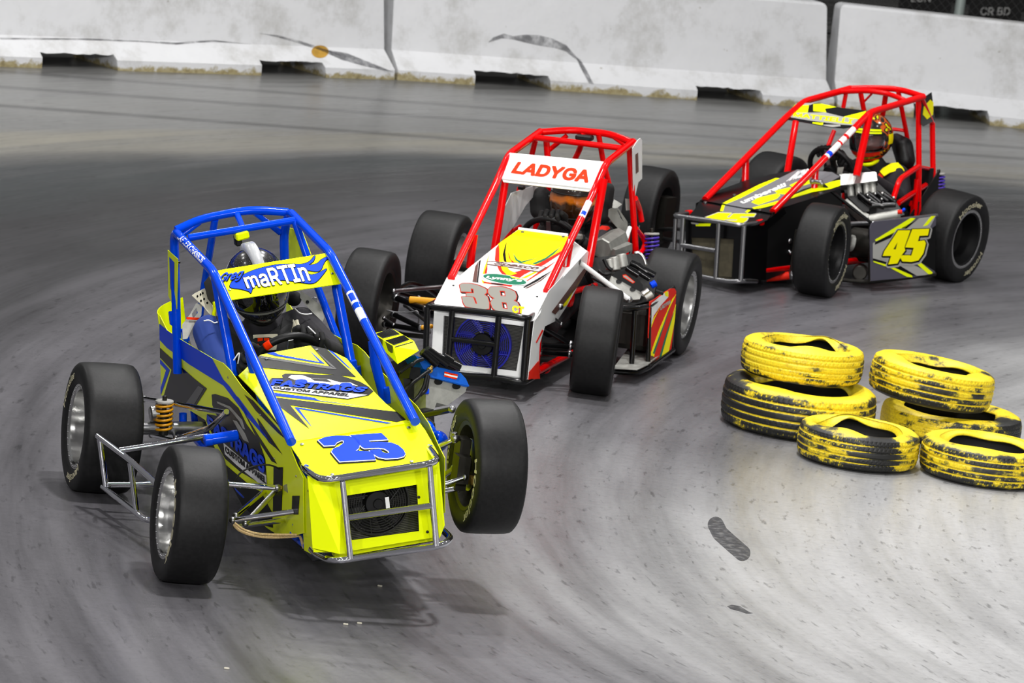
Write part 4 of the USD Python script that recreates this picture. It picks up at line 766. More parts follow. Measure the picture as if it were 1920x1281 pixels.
# ------------------------------------------------------------------ the white car, number 38
f = C38
car = thing('race_car', 'white open-wheel midget race car number 38 with red roll cage and blue radiator fan', 'race car', None, f.M, f.o); CAR38 = car
road_wheel(f, car, False, True, 0, -.5, rim=M_['alu'], disc=M_['steel'], words=(), deep=.09, label='pale aluminium wheel')
road_wheel(f, car, True, True, 10.5, -.2, rim=M_['dark_metal'], disc=M_['steel'], words=())
road_wheel(f, car, True, False, 1.0, .2, rim=M_['dark_metal'], disc=M_['steel'], words=(), lip=M_['alu'])
road_wheel(f, car, False, False, 0, .3, rim=M_['alu'], disc=M_['steel'], words=())
B = M_['red']
def cage(pts, r=.019, bend=.05, mat=None, name='cage_tube'): return part(car, name, T(f, pts, r, bend), mat or B, 40)
rail_r = cage([(1013, 247, .08), (954, 290, .727), (936, 331, .87), (846, 521, 1.72)], .0195, .06)
rail_l = cage([(1187, 266, .08), (1136, 307, .727), (1116, 354, .87), (1025, 546, 1.72)], .0195, .06)
cage([(1014, 248, .08), (1070, 243.5, .05), (1144, 251, .05), (1187, 268, .08)], .0185, .1)
cage([(1004, 258, .27), (1166, 278, .27)], .016)
cage([(1180, 270, .07), (1185, 365, .05), (1192, 470, .02), (1191, 486, .0), (1190, 560, 0)], .017, .03)
cage([(1192, 428, .03), (1205, 445, -.1), (1210, 456, -.12), (1206, 468, -.1), (1196, 480, 0)], .014, .05); cage([(1191, 372, .03), (1199, 392, -.1), (1203, 415, -.12)], .015, .05)
cage([(1024, 258, .07), (1027, 300, .05), (1030, 420, 0.0)], .017, 0); cage([(1063, 254, .05), (1028, 283, .05)], .013); cage([(1004, 262, .2), (996, 295, .1), (985, 330, 0)], .015)
cage([(1095, 250, .06), (1088, 278, .0), (1072, 310, -.1)], .016); part(car, 'camera_clamp', box(.07, .09, .03, .008, p=f.at((1096, 258), x=.08)), M_['black_satin'], False)
cage([(1122, 250, .06), (1131, 303, .0), (1143, 350, -.05)], .015); cage([(1150, 256, .06), (1172, 272, .07)], .013)
cage([(1132, 336, .84), (1119, 410, .9), (1103, 500, .95)], .0225, 0); cage([(947, 340, .86), (938, 400, .9), (927, 470, .95)], .0205, 0)
cage([(975, 352, .3), (964, 400, .35), (950, 452, .4)], .016, 0); cage([(936, 458, .6), (955, 438, .35), (975, 425, .1)], .012, 0)
cage([(889, 440, 1.35), (885, 470, 1.36), (881, 503, 1.37)], .0205, 0); cage([(1068, 458, 1.33), (1063, 485, 1.34), (1058, 515, 1.35)], .0205, 0)
for s in (-1, 1):
    part(car, 'frame_rail', tube([[-.45, s * .25, .10], [.6, s * .25, .09], [1.80, s * .235, .10], [1.82, s * .235, .42]], .019, 12, .05), B, 40)
    part(car, 'frame_rail', tube([[-.4, s * .25, .36], [.8, s * .25, .40], [1.7, s * .24, .47]], .016, 12, .05), B, 40)
    part(car, 'frame_upright', tube([[0, s * .25, .1], [0, s * .25, .60]], .017), B, 40)
part(car, 'floor_pan', box(2.2, .48, .006, .002, p=(.72, 0, .072)), M_['black_satin'], False)
WH = M_['white']
# panels
zw, zh, zs = Z(5.333, (960, 230)), Z(6.4, (820, 400)), Z(9.6, (880, 480))
PN = f.plane(f.at((953, 287), x=.735), f.at((1137, 309), x=.735), f.at((1030, 350), x=.90))
pan = [(953, 288), (957, 286.5), (1131, 303), (1136, 306), (1137, 312), (1117, 349), (1112, 351), (1104, 359), (944, 341), (940, 332), (934, 327)]
pp = part(car, 'name_panel', sheet(f, pan, PN, .004), WH, False, label='white name panel with orange lettering')
part(pp, 'lettering', text_at(f, 'LADYGA', [(966.5, 303), (1105, 319), (1103, 343.5), (957.5, 325)], PN, True, .0022, .18), M_['orange_print'], False)
decal(pp, f, PN, [(941, 335), (1108, 353.5), (1106, 356), (942, 337.5)], 'silver_print', 'fold', .001)
HD = f.plane(f.at((1018, 436), x=.95), f.at((847, 521), x=1.70), f.at((1025, 546), x=1.70))
hood = [(857, 522), (882, 500), (938, 455), (972, 430), (1064, 441), (1066, 445), (1080, 455), (1101, 471), (1065, 510), (1029, 549), (848, 523)]
hood_c = Polygon([(857, 522), (882, 500), (938, 455), (972, 429), (1066, 441), (1067, 450), (1060, 470), (1026, 547), (840, 523)])
ph = part(car, 'hood', sheet(f, hood, HD, .004), WH, False, label='white hood with yellow, red and black sweeping print')
part(car, 'dash_lip', cyl(f.at((972, 429), x=.95), f.at((1065, 441), x=.95), .008), WH, 40)
Hd = lambda poly, mat, name='stripe', lift=.001: decal(ph, f, HD, poly, mat, name, lift, hood_c)
Hd(zh((700, 420), (760, 360), (1000, 300), (1560, 400), (1480, 480), (1280, 600), (1060, 760), (960, 850), (900, 880), (560, 880), (540, 800), (600, 600), (640, 470)), 'white_print', 'base', .0004)
Hd(zh((730, 370), (970, 200), (1580, 285), (1560, 400), (1480, 470), (1320, 570), (1140, 640), (1000, 660), (880, 640), (800, 590), (745, 520)), 'yellow_print', 'yellow_field', .001)
Hd(zh((700, 430), (738, 375), (745, 480), (790, 590), (860, 680), (900, 720), (1000, 690), (1230, 600), (1490, 455), (1480, 490), (1280, 620), (1040, 740), (960, 800), (880, 800), (800, 760), (740, 690), (690, 560)), 'red_print', 'sweep', .0016)
Hd(zh((745, 480), (790, 590), (870, 690), (960, 730), (1040, 700), (900, 745), (840, 750), (780, 690), (745, 590)), 'yellow_print', 'sweep', .0022)
Hd(zh((815, 390), (835, 340), (815, 470), (830, 590), (800, 580), (785, 500)), 'black_print', 'sweep', .0022)
Hd(zh((845, 450), (880, 560), (960, 620), (900, 600), (860, 540)), 'red_print', 'sweep', .0022)
Hd(zh((905, 480), (960, 560), (1010, 585), (1200, 540), (1000, 605), (940, 570)), 'green_print', 'sweep', .0022)
Hd(zh((1140, 610), (1300, 540), (1500, 390), (1530, 350), (1400, 490), (1290, 570), (1180, 615)), 'green_print', 'sweep', .0022)
Hd(zh((630, 480), (600, 600), (590, 700), (580, 740), (540, 745), (570, 640)), 'yellow_print', 'sweep', .0016); Hd(zh((600, 610), (600, 680), (590, 740), (560, 745), (575, 680)), 'red_print', 'sweep', .0022)
Hd(zh((530, 800), (560, 820), (600, 830), (640, 890), (560, 880)), 'yellow_print', 'sweep', .0014); Hd(zh((550, 825), (900, 870), (880, 905), (580, 895)), 'red_print', 'sweep', .002); Hd(zh((640, 840), (800, 860), (740, 885), (670, 880)), 'black_print', 'sweep', .0026)
Hd(zh((500, 580), (522, 560), (490, 820), (495, 850), (470, 845)), 'black_print', 'sweep', .0016); Hd(zh((455, 640), (495, 580), (470, 830), (420, 830)), 'brown_print', 'sweep', .0012)
Hd(zh((1380, 690), (1395, 680), (1200, 820), (1040, 900), (1030, 890), (1200, 790)), 'black_print', 'sweep', .0016); Hd(zh((1360, 715), (1200, 830), (1050, 905), (1090, 900), (1250, 810)), 'brown_print', 'sweep', .0014)
Hd(zh((1420, 580), (1300, 680), (1090, 810), (1060, 820), (1230, 700)), 'orange_print', 'sweep', .0016); Hd(zh((1440, 600), (1330, 640), (1060, 780), (990, 790), (1200, 690)), 'yellow_print', 'sweep', .0012)
Hd(zh((900, 910), (930, 890), (1000, 905), (960, 940)), 'black_print', 'sweep', .0018)
Hd(zh((600, 580), (960, 598), (1320, 655), (1225, 715), (880, 660), (590, 622)), 'brown_print', 'logo_outline', .0030); Hd(zh((606, 590), (950, 606), (1290, 658), (1215, 705), (880, 652), (600, 615)), 'white_print', 'logo', .0036)
part(ph, 'lettering', text_at(f, 'Spezco', zh((690, 590), (1235, 650), (1200, 700), (670, 630)), HD, True, .0045, .3), M_['brown_print'], False)
ov = lambda s: affinity.rotate(affinity.scale(Point(zh((808, 803))[0]).buffer(1, 24), 42 * s, 8.2 * s), 9.0)
Hd(ov(1.06), 'white_print', 'logo_oval', .0036); Hd(ov(.97), 'green_print', 'logo_oval', .0042); Hd(zh((870, 765), (960, 785), (1040, 810), (990, 800), (900, 790)), 'yellow_print', 'logo_flash', .0048)
part(ph, 'lettering', text_at(f, "Lynny's", zh((585, 762), (1020, 805), (1015, 845), (580, 798)), HD, True, .005, .2), M_['white_print'], False)
bolts(car, f, HD, zh((1022, 232), (1510, 288)), .009)
NP = f.plane(f.at((840, 521), x=1.70), f.at((1028, 547), x=1.70), f.at((911, 588), x=2.03))
nose = [(838, 520), (1029, 546), (1013, 587), (1003, 601), (985, 601), (820, 580), (814, 567)]
pn = part(car, 'nose_plate', sheet(f, nose, NP, .004), WH, False, label='white nose plate with silver number 38')
th = zh((268, 868), (300, 850), (380, 850), (480, 870), (570, 910), (590, 925), (590, 960), (560, 985), (600, 1010), (620, 1080), (620, 1150), (560, 1160), (420, 1140), (340, 1125), (310, 1080), (295, 1010), (360, 1010), (430, 1018), (455, 1090), (480, 1100), (460, 1030), (440, 1010), (350, 1000), (348, 970), (440, 968), (432, 915), (400, 908), (405, 950), (285, 945))
el = zh((612, 920), (640, 890), (760, 890), (860, 915), (930, 950), (950, 1000), (940, 1040), (910, 1055), (960, 1080), (985, 1130), (980, 1200), (900, 1205), (700, 1175), (660, 1140), (640, 1080), (660, 1040), (690, 1030), (640, 1000), (610, 960))
eh = [zh((745, 935), (810, 940), (820, 1005), (760, 1000)), zh((770, 1072), (830, 1080), (845, 1160), (785, 1150))]
for nm, g in (('three', Polygon(th).buffer(0)), ('eight', Polygon(el, eh).buffer(0))):
    decal(pn, f, NP, affinity.translate(g.buffer(2.6), 1.6, .6), 'black_print', 'number_shadow', .001, nose); decal(pn, f, NP, g.buffer(1.5), 'number_red', 'number_outline', .002, nose); decal(pn, f, NP, g.buffer(.2), 'number_silver', 'number', .003, nose)
part(pn, 'lettering', text_at(f, 'CT', zh((895, 1120), (1045, 1132), (1035, 1218), (900, 1205)), NP, True, .005), M_['yellow_print'], False)
bolts(car, f, NP, [(850, 536), (1007, 557)], .006, 'black_satin')
# nose front: frame, radiator, blue fan
fx = 2.045
FX = (np.array([fx, 0, 0]), np.array([1.0, 0, 0]))
part(car, 'nose_frame', sheet(f, Polygon([(814, 582), (985, 604), (978, 708), (808, 688)]).difference(Polygon([(818, 590), (982, 612), (968, 697), (858, 684), (828, 680), (832, 592)])), FX, .02), WH, False)
part(car, 'radiator', box(.05, .44, .25, .003, p=f.at((900, 645), x=1.99)), M_['core'], False)
part(car, 'radiator_flank', hull([f.at(p, x=x) + d for p, x in (((983, 617), 2.03), ((979, 706), 2.03), ((965, 702), 1.99)) for d in ([0, 0, 0], [-.01, 0, 0])]), WH, False)
part(car, 'radiator_tray', sheet(f, [(857, 690), (975, 704), (973, 711), (855, 697)], (np.array([2.03, 0, 0]), np.array([1.0, 0, 0])), .05), WH, False)
fan(car, f, f.at((906, 645), x=2.025), np.array([1.0, 0, 0]), .137, M_['fan_blue'], .056, 8, 8)
BK = M_['black']
def bar(pts, r=.0155, bend=.04): return part(car, 'bumper_bar', T(f, pts, r, bend), BK, 40)
bar([(824, 565, 1.86), (800, 575, 2.07), (850, 580, 2.085), (911, 586, 2.085), (962, 592, 2.085), (990, 598, 2.075), (1007, 587, 1.86)], .016, .04)
bar([(801, 576, 2.085), (798, 690, 2.085)]); bar([(848, 582, 2.088), (843, 650, 2.088), (838, 700, 2.088)]); bar([(935, 593, 2.088), (926, 707, 2.088)]); bar([(989, 599, 2.08), (981, 713, 2.08)])
bar([(847, 636, 2.09), (930, 646, 2.09)], .013); bar([(820, 690, 1.9), (799, 692, 2.07), (862, 704, 2.088), (926, 708, 2.088), (967, 715, 2.088), (985, 716, 2.07), (1000, 707, 1.88)], .016, .05)
for a, b in (((824, 564, 1.85), (817, 568, 1.92)), ((1007, 586, 1.85), (1001, 590, 1.92))): part(car, 'bumper_socket', T(f, [a, b], .019, 0), B, 40)
# side panels
SL = (np.array([0, .262, 0]), np.array([0, 1.0, 0]))
sl = [(1002, 600), (1029, 546), (1067, 505), (1101, 470), (1113, 482), (1095, 515), (1064, 572), (1046, 600), (1022, 612), (1012, 645), (1010, 690), (1012, 710), (990, 712), (996, 650)]
q = part(car, 'side_panel', sheet(f, sl, SL, .003), WH, False, label='white side panel with dark stripe and red tip')
z4 = Z(4.27, (960, 440))
decal(q, f, SL, z4((665, 150), (690, 165), (520, 420), (345, 640), (315, 620), (480, 400)), 'brown_print', 'stripe', .001, sl); decal(q, f, SL, z4((620, 260), (500, 430), (440, 560), (380, 600), (460, 480)), 'yellow_print', 'stripe', .001, sl)
decal(q, f, SL, z4((210, 1010), (240, 1180), (120, 1180), (110, 1130)), 'red_print', 'red_tip', .001, sl); decal(q, f, SL, z4((240, 760), (250, 770), (195, 870), (190, 860)), 'red_print', 'line', .001, sl)
SRP = (np.array([0, -.262, 0]), np.array([0, -1.0, 0]))
part(car, 'side_panel', sheet(f, [(928, 426), (936, 455), (893, 492), (858, 523), (840, 530), (830, 575), (835, 690), (855, 690), (858, 640), (860, 507), (893, 459)], SRP, .003), WH, False)
part(car, 'rear_side_panel', sheet(f, [(928, 426), (958, 362), (1000, 348), (1014, 352), (985, 385), (962, 425), (938, 454)], SRP, .003), WH, False)
part(car, 'cowl_flank', sheet(f, [(1067, 448), (1101, 471), (1096, 478), (1060, 500), (1064, 470)], (f.at((1070, 460), y=.245), SL[1]), .003), WH, False)
WPL = (np.array([0, .275, 0]), np.array([0, 1.0, 0]))
q = part(car, 'wing_plate', sheet(f, [(1186, 278), (1196, 263), (1201, 259), (1204, 263), (1204, 335), (1197, 342), (1191, 368), (1188, 362)], WPL, .003), WH, False, label='white wing plate with brown smudge')
decal(q, f, WPL, [(1191, 290), (1196, 286), (1197, 322), (1192, 326)], 'brown_print', 'number', .001)
# left side pod: black tube frame and striped panel
POD = f.plane(f.at((1217, 590), x=.85), f.at((1216, 688), x=.80), f.at((1262, 600), x=.35))
pod = [(1218.5, 566), (1226, 562), (1245, 549), (1258, 541.5), (1265, 541), (1268, 546), (1266, 585), (1262, 630), (1257.6, 662), (1240, 674), (1216, 688.5), (1216, 627)]
q = part(car, 'side_pod', sheet(f, pod, POD, .004), M_['red_print'], False, label='red side pod panel with yellow and white slashes')
zp = Z(5.125, (1040, 510))
for poly, m, l in ((((915, 430), (930, 300), (1050, 205), (1090, 190), (1090, 240), (1010, 330), (950, 420), (918, 540)), 'white_print', .001), (((915, 560), (960, 440), (1015, 330), (1000, 360), (945, 450)), 'yellow_print', .0016), (((1050, 190), (1085, 185), (1090, 240), (1060, 230)), 'yellow_print', .0016), (((915, 800), (1000, 560), (1130, 260), (1165, 215), (1090, 370), (1010, 600), (950, 820)), 'yellow_print', .001), (((940, 780), (1010, 590), (1110, 330), (1020, 600), (955, 790)), 'green_print', .0016),
                   (((1020, 830), (1090, 560), (1165, 300), (1150, 480), (1085, 810)), 'yellow_print', .001), (((1000, 830), (1060, 620), (1160, 330), (1075, 620), (1020, 820)), 'green_print', .0016), (((905, 910), (930, 800), (970, 830), (960, 880)), 'brown_print', .001)):
    decal(q, f, POD, zp(*poly), m, 'slash', l, pod)
part(q, 'lettering', text_at(f, 'LADYGA', zp((1010, 330), (1110, 265), (1110, 300), (1010, 370)), POD, True, .003), M_['silver_print'], False)
for pts in ([(1150, 577, 1.0), (1195, 578, .95), (1218, 574, .82), (1262, 540, .30)], [(1190, 582, .95), (1184, 690, .95)], [(1150, 697, 1.0), (1194, 700, .95), (1216, 690, .82), (1262, 656, .30)], [(1217, 576, .82), (1215, 690, .82)], [(1262, 545, .3), (1258, 658, .3)]): bar(pts, .0135, .05)
part(car, 'pod_floor', sheet(f, [(1150, 690), (1195, 693), (1214, 684), (1250, 655), (1180, 650)], (np.array([.8, .55, .06]), np.array([0, 0, 1.0])), .004), M_['cast'], False)
# suspension
for a, b, r, m in (((738, 546, 1.45), (836, 537, 1.1), .0105, 'steel'), ((742, 559, 1.5), (800, 580, 1.7), .016, 'black'), ((745, 549, 1.4), (785, 560, 1.2), .012, 'black'), ((760, 573, 1.45), (800, 604, 1.75), .009, 'steel'), ((738, 590, 1.5), (790, 615, 1.72), .0135, 'black'), ((722, 608, 1.55), (802, 622, 1.75), .0135, 'black'), ((720, 597, 1.55), (738, 609, 1.6), .008, 'steel'), ((750, 627, 1.6), (800, 632, 1.75), .012, 'dark_metal')):
    rod(car, f.at(a[:2], x=a[2]), f.at(b[:2], x=b[2]), r, M_[m])
cage([(738, 546, 1.35), (770, 530, 1.0), (800, 540, .8), (822, 556, .7)], .013, .08, M_['black'], 'radius_rod')
shk = part(car, 'shock_absorber', cyl(f.at((768, 562), x=1.62), f.at((818, 566), x=1.62), .018), M_['gold'], 40, label='gold shock absorber')
part(car, 'brake_hose', tube([f.at(p, x=1.6) for p in ((725, 582), (745, 586), (770, 585), (784, 582), (786, 600), (783, 612))], .004, 8, .05), M_['steel'], True)
for c in ((793, 614), (808, 612)): part(car, 'yellow_fitting', ball(f.at(c, x=1.78), .012), M_['gold'], True)
for a, b, r, m in (((1018, 590, 1.55), (1050, 575, 1.52), .013, 'black'), ((1020, 582, 1.62), (1052, 608, 1.55), .009, 'steel'), ((1015, 615, 1.62), (1070, 645, 1.55), .013, 'black'), ((1012, 648, 1.66), (1070, 650, 1.55), .014, 'black'), ((1012, 662, 1.6), (1068, 664, 1.5), .014, 'black')): rod(car, f.at(a[:2], x=a[2]), f.at(b[:2], x=b[2]), r, M_[m])
part(car, 'steering_box', cyl(f.at((1062, 560), x=1.2), f.at((1074, 562), x=1.2), .04), B, 40); part(car, 'red_joint', ball(f.at((1022, 690), x=1.5), .03), B, True)
rod(car, f.at((1064, 485), x=1.15), f.at((1083, 491), x=1.15), .014, CHR); rod(car, f.at((1083, 489), x=1.15), f.at((1180, 562), x=1.0), .0125, WH, 'drag_link')
part(car, 'axle_tube', cyl(f.road([0, -.62, R_R]), f.road([0, .62, R_R]), .029), M_['dark_metal'], 40)
shock(car, f.at((1222, 500), x=-.1), f.at((1222, 428), x=-.12), M_['purple'], .036, 7)
# engine on the left
EP = (f.at((1160, 560), x=.78), np.array([.9, .30, .3]) / np.linalg.norm([.9, .30, .3]))
ze = Z(7.533, (1080, 390))
en = part(car, 'engine', sheet(f, ze((260, 700), (900, 640), (1150, 950), (1100, 1300), (700, 1400), (350, 1250), (180, 900)), (EP[0] - EP[1] * .12, EP[1]), .18), M_['plastic'], False, label='motorcycle engine with black cover')
part(en, 'cylinder_head', sheet(f, ze((500, 960), (940, 1190), (900, 1290), (760, 1300), (600, 1200), (470, 1040)), EP, .14), M_['cast'], False)
vc = part(en, 'valve_cover', sheet(f, ze((530, 930), (590, 890), (700, 900), (860, 1000), (940, 1090), (940, 1180), (920, 1195), (520, 970)), EP, .14, .012), M_['black'], False, label='black valve cover with sticker')
decal(vc, f, EP, ze((655, 950), (700, 945), (830, 1050), (800, 1075), (660, 985)), 'orange_print', 'sticker', .013); decal(vc, f, EP, ze((665, 962), (700, 960), (815, 1052), (800, 1062), (670, 978)), 'silver_print', 'sticker', .014)
for c in ((605, 1040), (800, 1150)): part(en, 'head_plug', sheet(f, affinity.scale(Point(ze(c)[0]).buffer(1), 5.5, 4.6), EP, .02, .006), M_['black_satin'], 30)
ca = [f.at(ze(p)[0], x=x) for p, x in (((360, 580), .62), ((600, 430), .35))]
box_ = part(car, 'air_box', cat(cyl(ca[0], ca[1], .058, 8, .12)), M_['grey_metal'], 30, label='dusty grey air box')
part(box_, 'air_box_lid', hull([f.at(ze(p)[0], x=x) + d for p, x in (((400, 680), .60), ((480, 560), .62), ((720, 470), .38), ((720, 560), .38), ((480, 690), .6)) for d in ([0, 0, 0], [0, .03, -.01])]), M_['grey_metal'], False)
for a, b in (((540, 690), (570, 880)), ((640, 650), (680, 840)), ((480, 720), (500, 860))): part(en, 'intake_runner', cyl(f.on(ze(a), EP)[0] - EP[1] * .02, f.on(ze(b), EP)[0] - EP[1] * .02, .028), M_['cast'], 40)
for a, b in (((700, 850), (880, 960)), ((820, 800), (1000, 920)), ((950, 880), (1110, 960)), ((860, 900), (1040, 1010)), ((760, 780), (900, 840))): part(en, 'ignition_coil', cyl(f.on(ze(a), EP)[0] + EP[1] * .02, f.on(ze(b), EP)[0] + EP[1] * .02, .017), M_['black'], 40)
part(en, 'pipe', tube([f.on([ze(p)[0]], EP)[0] + EP[1] * .02 for p in ((820, 650), (870, 635), (930, 680), (970, 760), (980, 820))], .009, 8, .04), M_['alu'], True)
for a, b, m in (((920, 1250), (1010, 1180), 'alu'), ((1040, 1120), (1110, 1080), 'blue_print'), ((960, 1300), (1060, 1230), 'cast'), ((1100, 1180), (1220, 1210), 'black')): part(en, 'water_fitting', cyl(f.on(ze(a), EP)[0] + EP[1] * .05, f.on(ze(b), EP)[0] + EP[1] * .05, .018), M_[m], 40)
for pts in (((300, 900), (400, 960), (480, 940)), ((220, 1000), (380, 1080), (440, 1150)), ((380, 740), (440, 860), (500, 900)), ((200, 1100), (300, 1180), (420, 1200))): part(en, 'hose', tube([f.on([ze(p)[0]], EP)[0] + EP[1] * .04 for p in pts], .010, 8, .05), M_['black_satin'], True)
part(en, 'gearbox', box(.35, .3, .22, .03, p=(.55, .42, .2)), M_['dark_metal'], False)
# head rest bracket, tail light, windscreen brace
za = Z(7.115, (960, 340))
part(car, 'seat_bracket', sheet(f, Polygon(za((1290, 380), (1330, 360), (1420, 360), (1540, 540), (1550, 680), (1470, 690), (1350, 560), (1285, 470)), [za((1400, 390), (1420, 390), (1490, 540), (1450, 490))]), (np.array([.15, .24, .6]), np.array([.75, .6, .1]) / np.linalg.norm([.75, .6, .1])), .006), M_['grey_metal'], False)
part(car, 'seat_bracket', sheet(f, za((1330, 350), (1360, 240), (1470, 305), (1390, 370)), (np.array([.12, .24, .6]), np.array([.5, .3, .8]) / np.linalg.norm([.5, .3, .8])), .006), M_['grey_metal'], False)
part(car, 'tail_light', hull([f.at(p, x=x) for p in za((1510, 230), (1590, 240), (1620, 380), (1520, 390)) for x in (0, -.05)]), M_['silver_print'], False)
part(car, 'wrapped_strut', tube([f.at(p, x=x) for p, x in ((za((1570, 620))[0], .2), (za((1515, 790))[0], .3))], .012), WH, 40)
RA, RB = f.at((1116, 354), x=.87), f.at((1025, 546), x=1.72)
sticker(rail_l, RA, RB, .146, .30); sticker(rail_l, RA, RB, .25, .285, 'blue_print', .0210, half=.6)

# ------------------------------------------------------------------ the black car, number 45
f = C45
car = thing('race_car', 'black, grey and yellow midget race car number 45 with red roll cage, farthest back', 'race car', None, f.M, f.o); CAR45 = car
for fr_, lf in ((False, True), (True, True), (True, False), (False, False)):
    road_wheel(f, car, fr_, lf, 13.8 if fr_ else 0, (1.1 if fr_ else -2.2) if lf else 0, rim=M_['black_satin'], disc=M_['steel'] if not fr_ else M_['dark_metal'], words=((140, 75), (-25, 60)) if lf else (), lip=M_['alu'], deep=.10, label='black wheel with bright lip')
def cage(pts, r=.019, bend=.05, mat=None, name='cage_tube'): return part(car, name, T(f, pts, r, bend), mat or M_['red'], 40)
rail_r = cage([(1594, 166, .0), (1508, 190, .50), (1474, 220, .72), (1322, 374, 1.70)], .0205, .06)
rail_l = cage([(1731, 181, -.05), (1631, 211, .60), (1449, 397, 1.70)], .0205, .06)
cage([(1594, 166, 0), (1640, 165, -.03), (1686, 167, -.05), (1731, 181, -.05)], .0185, .1); cage([(1578, 172, .12), (1626, 170, .12), (1668, 176, .12), (1700, 190, .12)], .016, .06)
cage([(1722, 184, -.05), (1723, 312, -.05), (1722, 376, -.05), (1722, 420, -.05)], .018, 0); cage([(1748, 230, -.35), (1749, 300, -.35), (1751, 374, -.35)], .018, 0); cage([(1727, 182, -.06), (1748, 232, -.35)], .016, 0)
cage([(1722, 312, .0), (1686, 337, .35), (1674, 376, .42)], .017, .05); cage([(1746, 341, -.35), (1708, 365, .08), (1684, 381, .36)], .017, 0); cage([(1709, 382, .0), (1750, 375, -.35)], .019, 0); cage([(1724, 313, -.05), (1748, 318, -.35)], .012, 0); cage([(1712, 384, 0), (1710, 405, 0)], .014, 0)
cage([(1684, 170, -.04), (1699, 246, -.2), (1709, 305, -.3)], .015, 0); cage([(1672, 242, -.15), (1697, 245, -.2)], .011, 0); cage([(1613, 171, .05), (1620, 208, .0)], .016, 0); cage([(1586, 176, .1), (1581, 202, .1)], .014, 0); cage([(1661, 176, .0), (1655, 216, -.1)], .017, 0); cage([(1638, 172, .08), (1621, 190, .0)], .007, 0)
cage([(1631, 212, .62), (1620, 265, .68), (1606, 330, .75)], .023, 0); cage([(1492, 228, .74), (1485, 270, .8), (1475, 330, .86)], .0205, 0); cage([(1398, 300, 1.2), (1397, 360, 1.22)], .0215, 0); cage([(1529, 318, 1.2), (1526, 370, 1.22)], .0205, 0); cage([(1564, 245, .2), (1552, 276, .25)], .014, 0)
for s in (-1, 1):
    part(car, 'frame_rail', tube([[-.45, s * .25, .10], [.6, s * .25, .09], [1.80, s * .235, .10], [1.82, s * .235, .38]], .019, 12, .05), M_['red'], 40)
    part(car, 'frame_upright', tube([[0, s * .25, .1], [0, s * .25, .55]], .017), M_['red'], 40)
part(car, 'floor_pan', box(2.2, .48, .006, .002, p=(.72, 0, .07)), M_['black_satin'], False)
BK = M_['black']; BS = M_['black_satin']
zn, zt, zq, zd = Z(6, (1240, 300)), Z(7.385, (1460, 180)), Z(8, (1540, 280)), Z(5.333, (1520, 340))
PN = f.plane(f.at((1500, 192), x=.52), f.at((1624, 208), x=.52), f.at((1535, 230), x=.72))
pan = zt((80, 300), (130, 230), (190, 160), (240, 105), (560, 100), (880, 165), (1200, 200), (1230, 215), (1130, 330), (1000, 430), (900, 445), (720, 430), (400, 370), (90, 320))
pp = part(car, 'name_panel', sheet(f, pan, PN, .004), BK, False, label='black and yellow name panel')
for poly, m, l in ((((130, 225), (230, 120), (420, 130), (400, 240), (180, 280), (130, 260)), 'lime', .001), (((480, 115), (600, 110), (800, 155), (640, 180), (660, 230), (480, 210)), 'lime', .001), (((225, 110), (500, 100), (440, 130), (235, 135)), 'silver_print', .0016), (((900, 290), (1100, 240), (1215, 210), (1140, 320), (920, 320)), 'lime', .001), (((140, 240), (640, 230), (880, 290), (1120, 330), (1030, 410), (860, 400), (400, 340), (170, 300)), 'silver_print', .0016), (((470, 370), (620, 375), (600, 420), (460, 410)), 'lime', .0016), (((600, 400), (850, 400), (860, 420), (700, 440)), 'silver_print', .001)):
    decal(pp, f, PN, zt(*poly), m, 'slash', l, pan)
part(pp, 'lettering', text_at(f, 'MATTIELLI', zt((190, 235), (1040, 325), (1030, 400), (200, 290)), PN, True, .003, .15), M_['lime'], False)
HD = f.plane(f.at((1528, 321), x=.95), f.at((1322, 374), x=1.70), f.at((1449, 397), x=1.70))
hood = [(1313, 375), (1340, 360), (1398, 338), (1450, 326), (1496, 318), (1513, 318), (1562, 322), (1576, 330), (1576, 352), (1520, 372), (1470, 389), (1449, 400)]
ph = part(car, 'hood', sheet(f, hood, HD, .004), BK, False, label='black hood with grey centre and yellow edges')
for poly, m, l in ((((720, 500), (900, 420), (1300, 220), (1530, 110), (1920, 140), (2010, 190), (1900, 250), (1600, 330), (1300, 470), (1040, 545), (880, 540)), 'mid_grey', .001), (((690, 490), (900, 380), (1100, 280), (1290, 205), (1330, 210), (1110, 320), (900, 430), (730, 500)), 'lime', .0016), (((1020, 540), (1330, 460), (1340, 490), (1130, 545), (1040, 555)), 'lime', .0016), (((1450, 440), (1480, 400), (1690, 320), (1920, 245), (2010, 230), (2020, 290), (1900, 330), (1700, 365)), 'lime', .0016), (((1010, 480), (1080, 430), (1300, 380), (1340, 400), (1300, 440), (1090, 510)), 'lime', .0016), (((1270, 350), (1450, 310), (1470, 350), (1400, 390), (1310, 385)), 'lime', .0016), (((1440, 290), (1560, 230), (1660, 230), (1690, 265), (1500, 320)), 'lime', .0016)):
    decal(ph, f, HD, zn(*poly), m, 'slash', l, hood)
part(ph, 'lettering', text_at(f, 'umberelli', zn((870, 470), (1390, 260), (1410, 300), (920, 500)), HD, True, .003), M_['white_print'], False)
part(ph, 'lettering', text_at(f, 'RACING', zn((1540, 130), (1660, 100), (1660, 180), (1400, 250)), HD, True, .003), M_['white_print'], False)
bolts(car, f, HD, zn((820, 398), (1788, 377), (1110, 567)), .011)
NP = f.plane(f.at((1318, 375), x=1.69), f.at((1449, 399), x=1.69), f.at((1345, 415), x=2.02))
nose = [(1313, 375), (1449, 399), (1438, 413), (1421, 421), (1396, 425), (1340, 415), (1288, 408), (1302, 393)]
pn = part(car, 'nose_plate', sheet(f, nose, NP, .004), BK, False, label='black nose plate with yellow number 45')
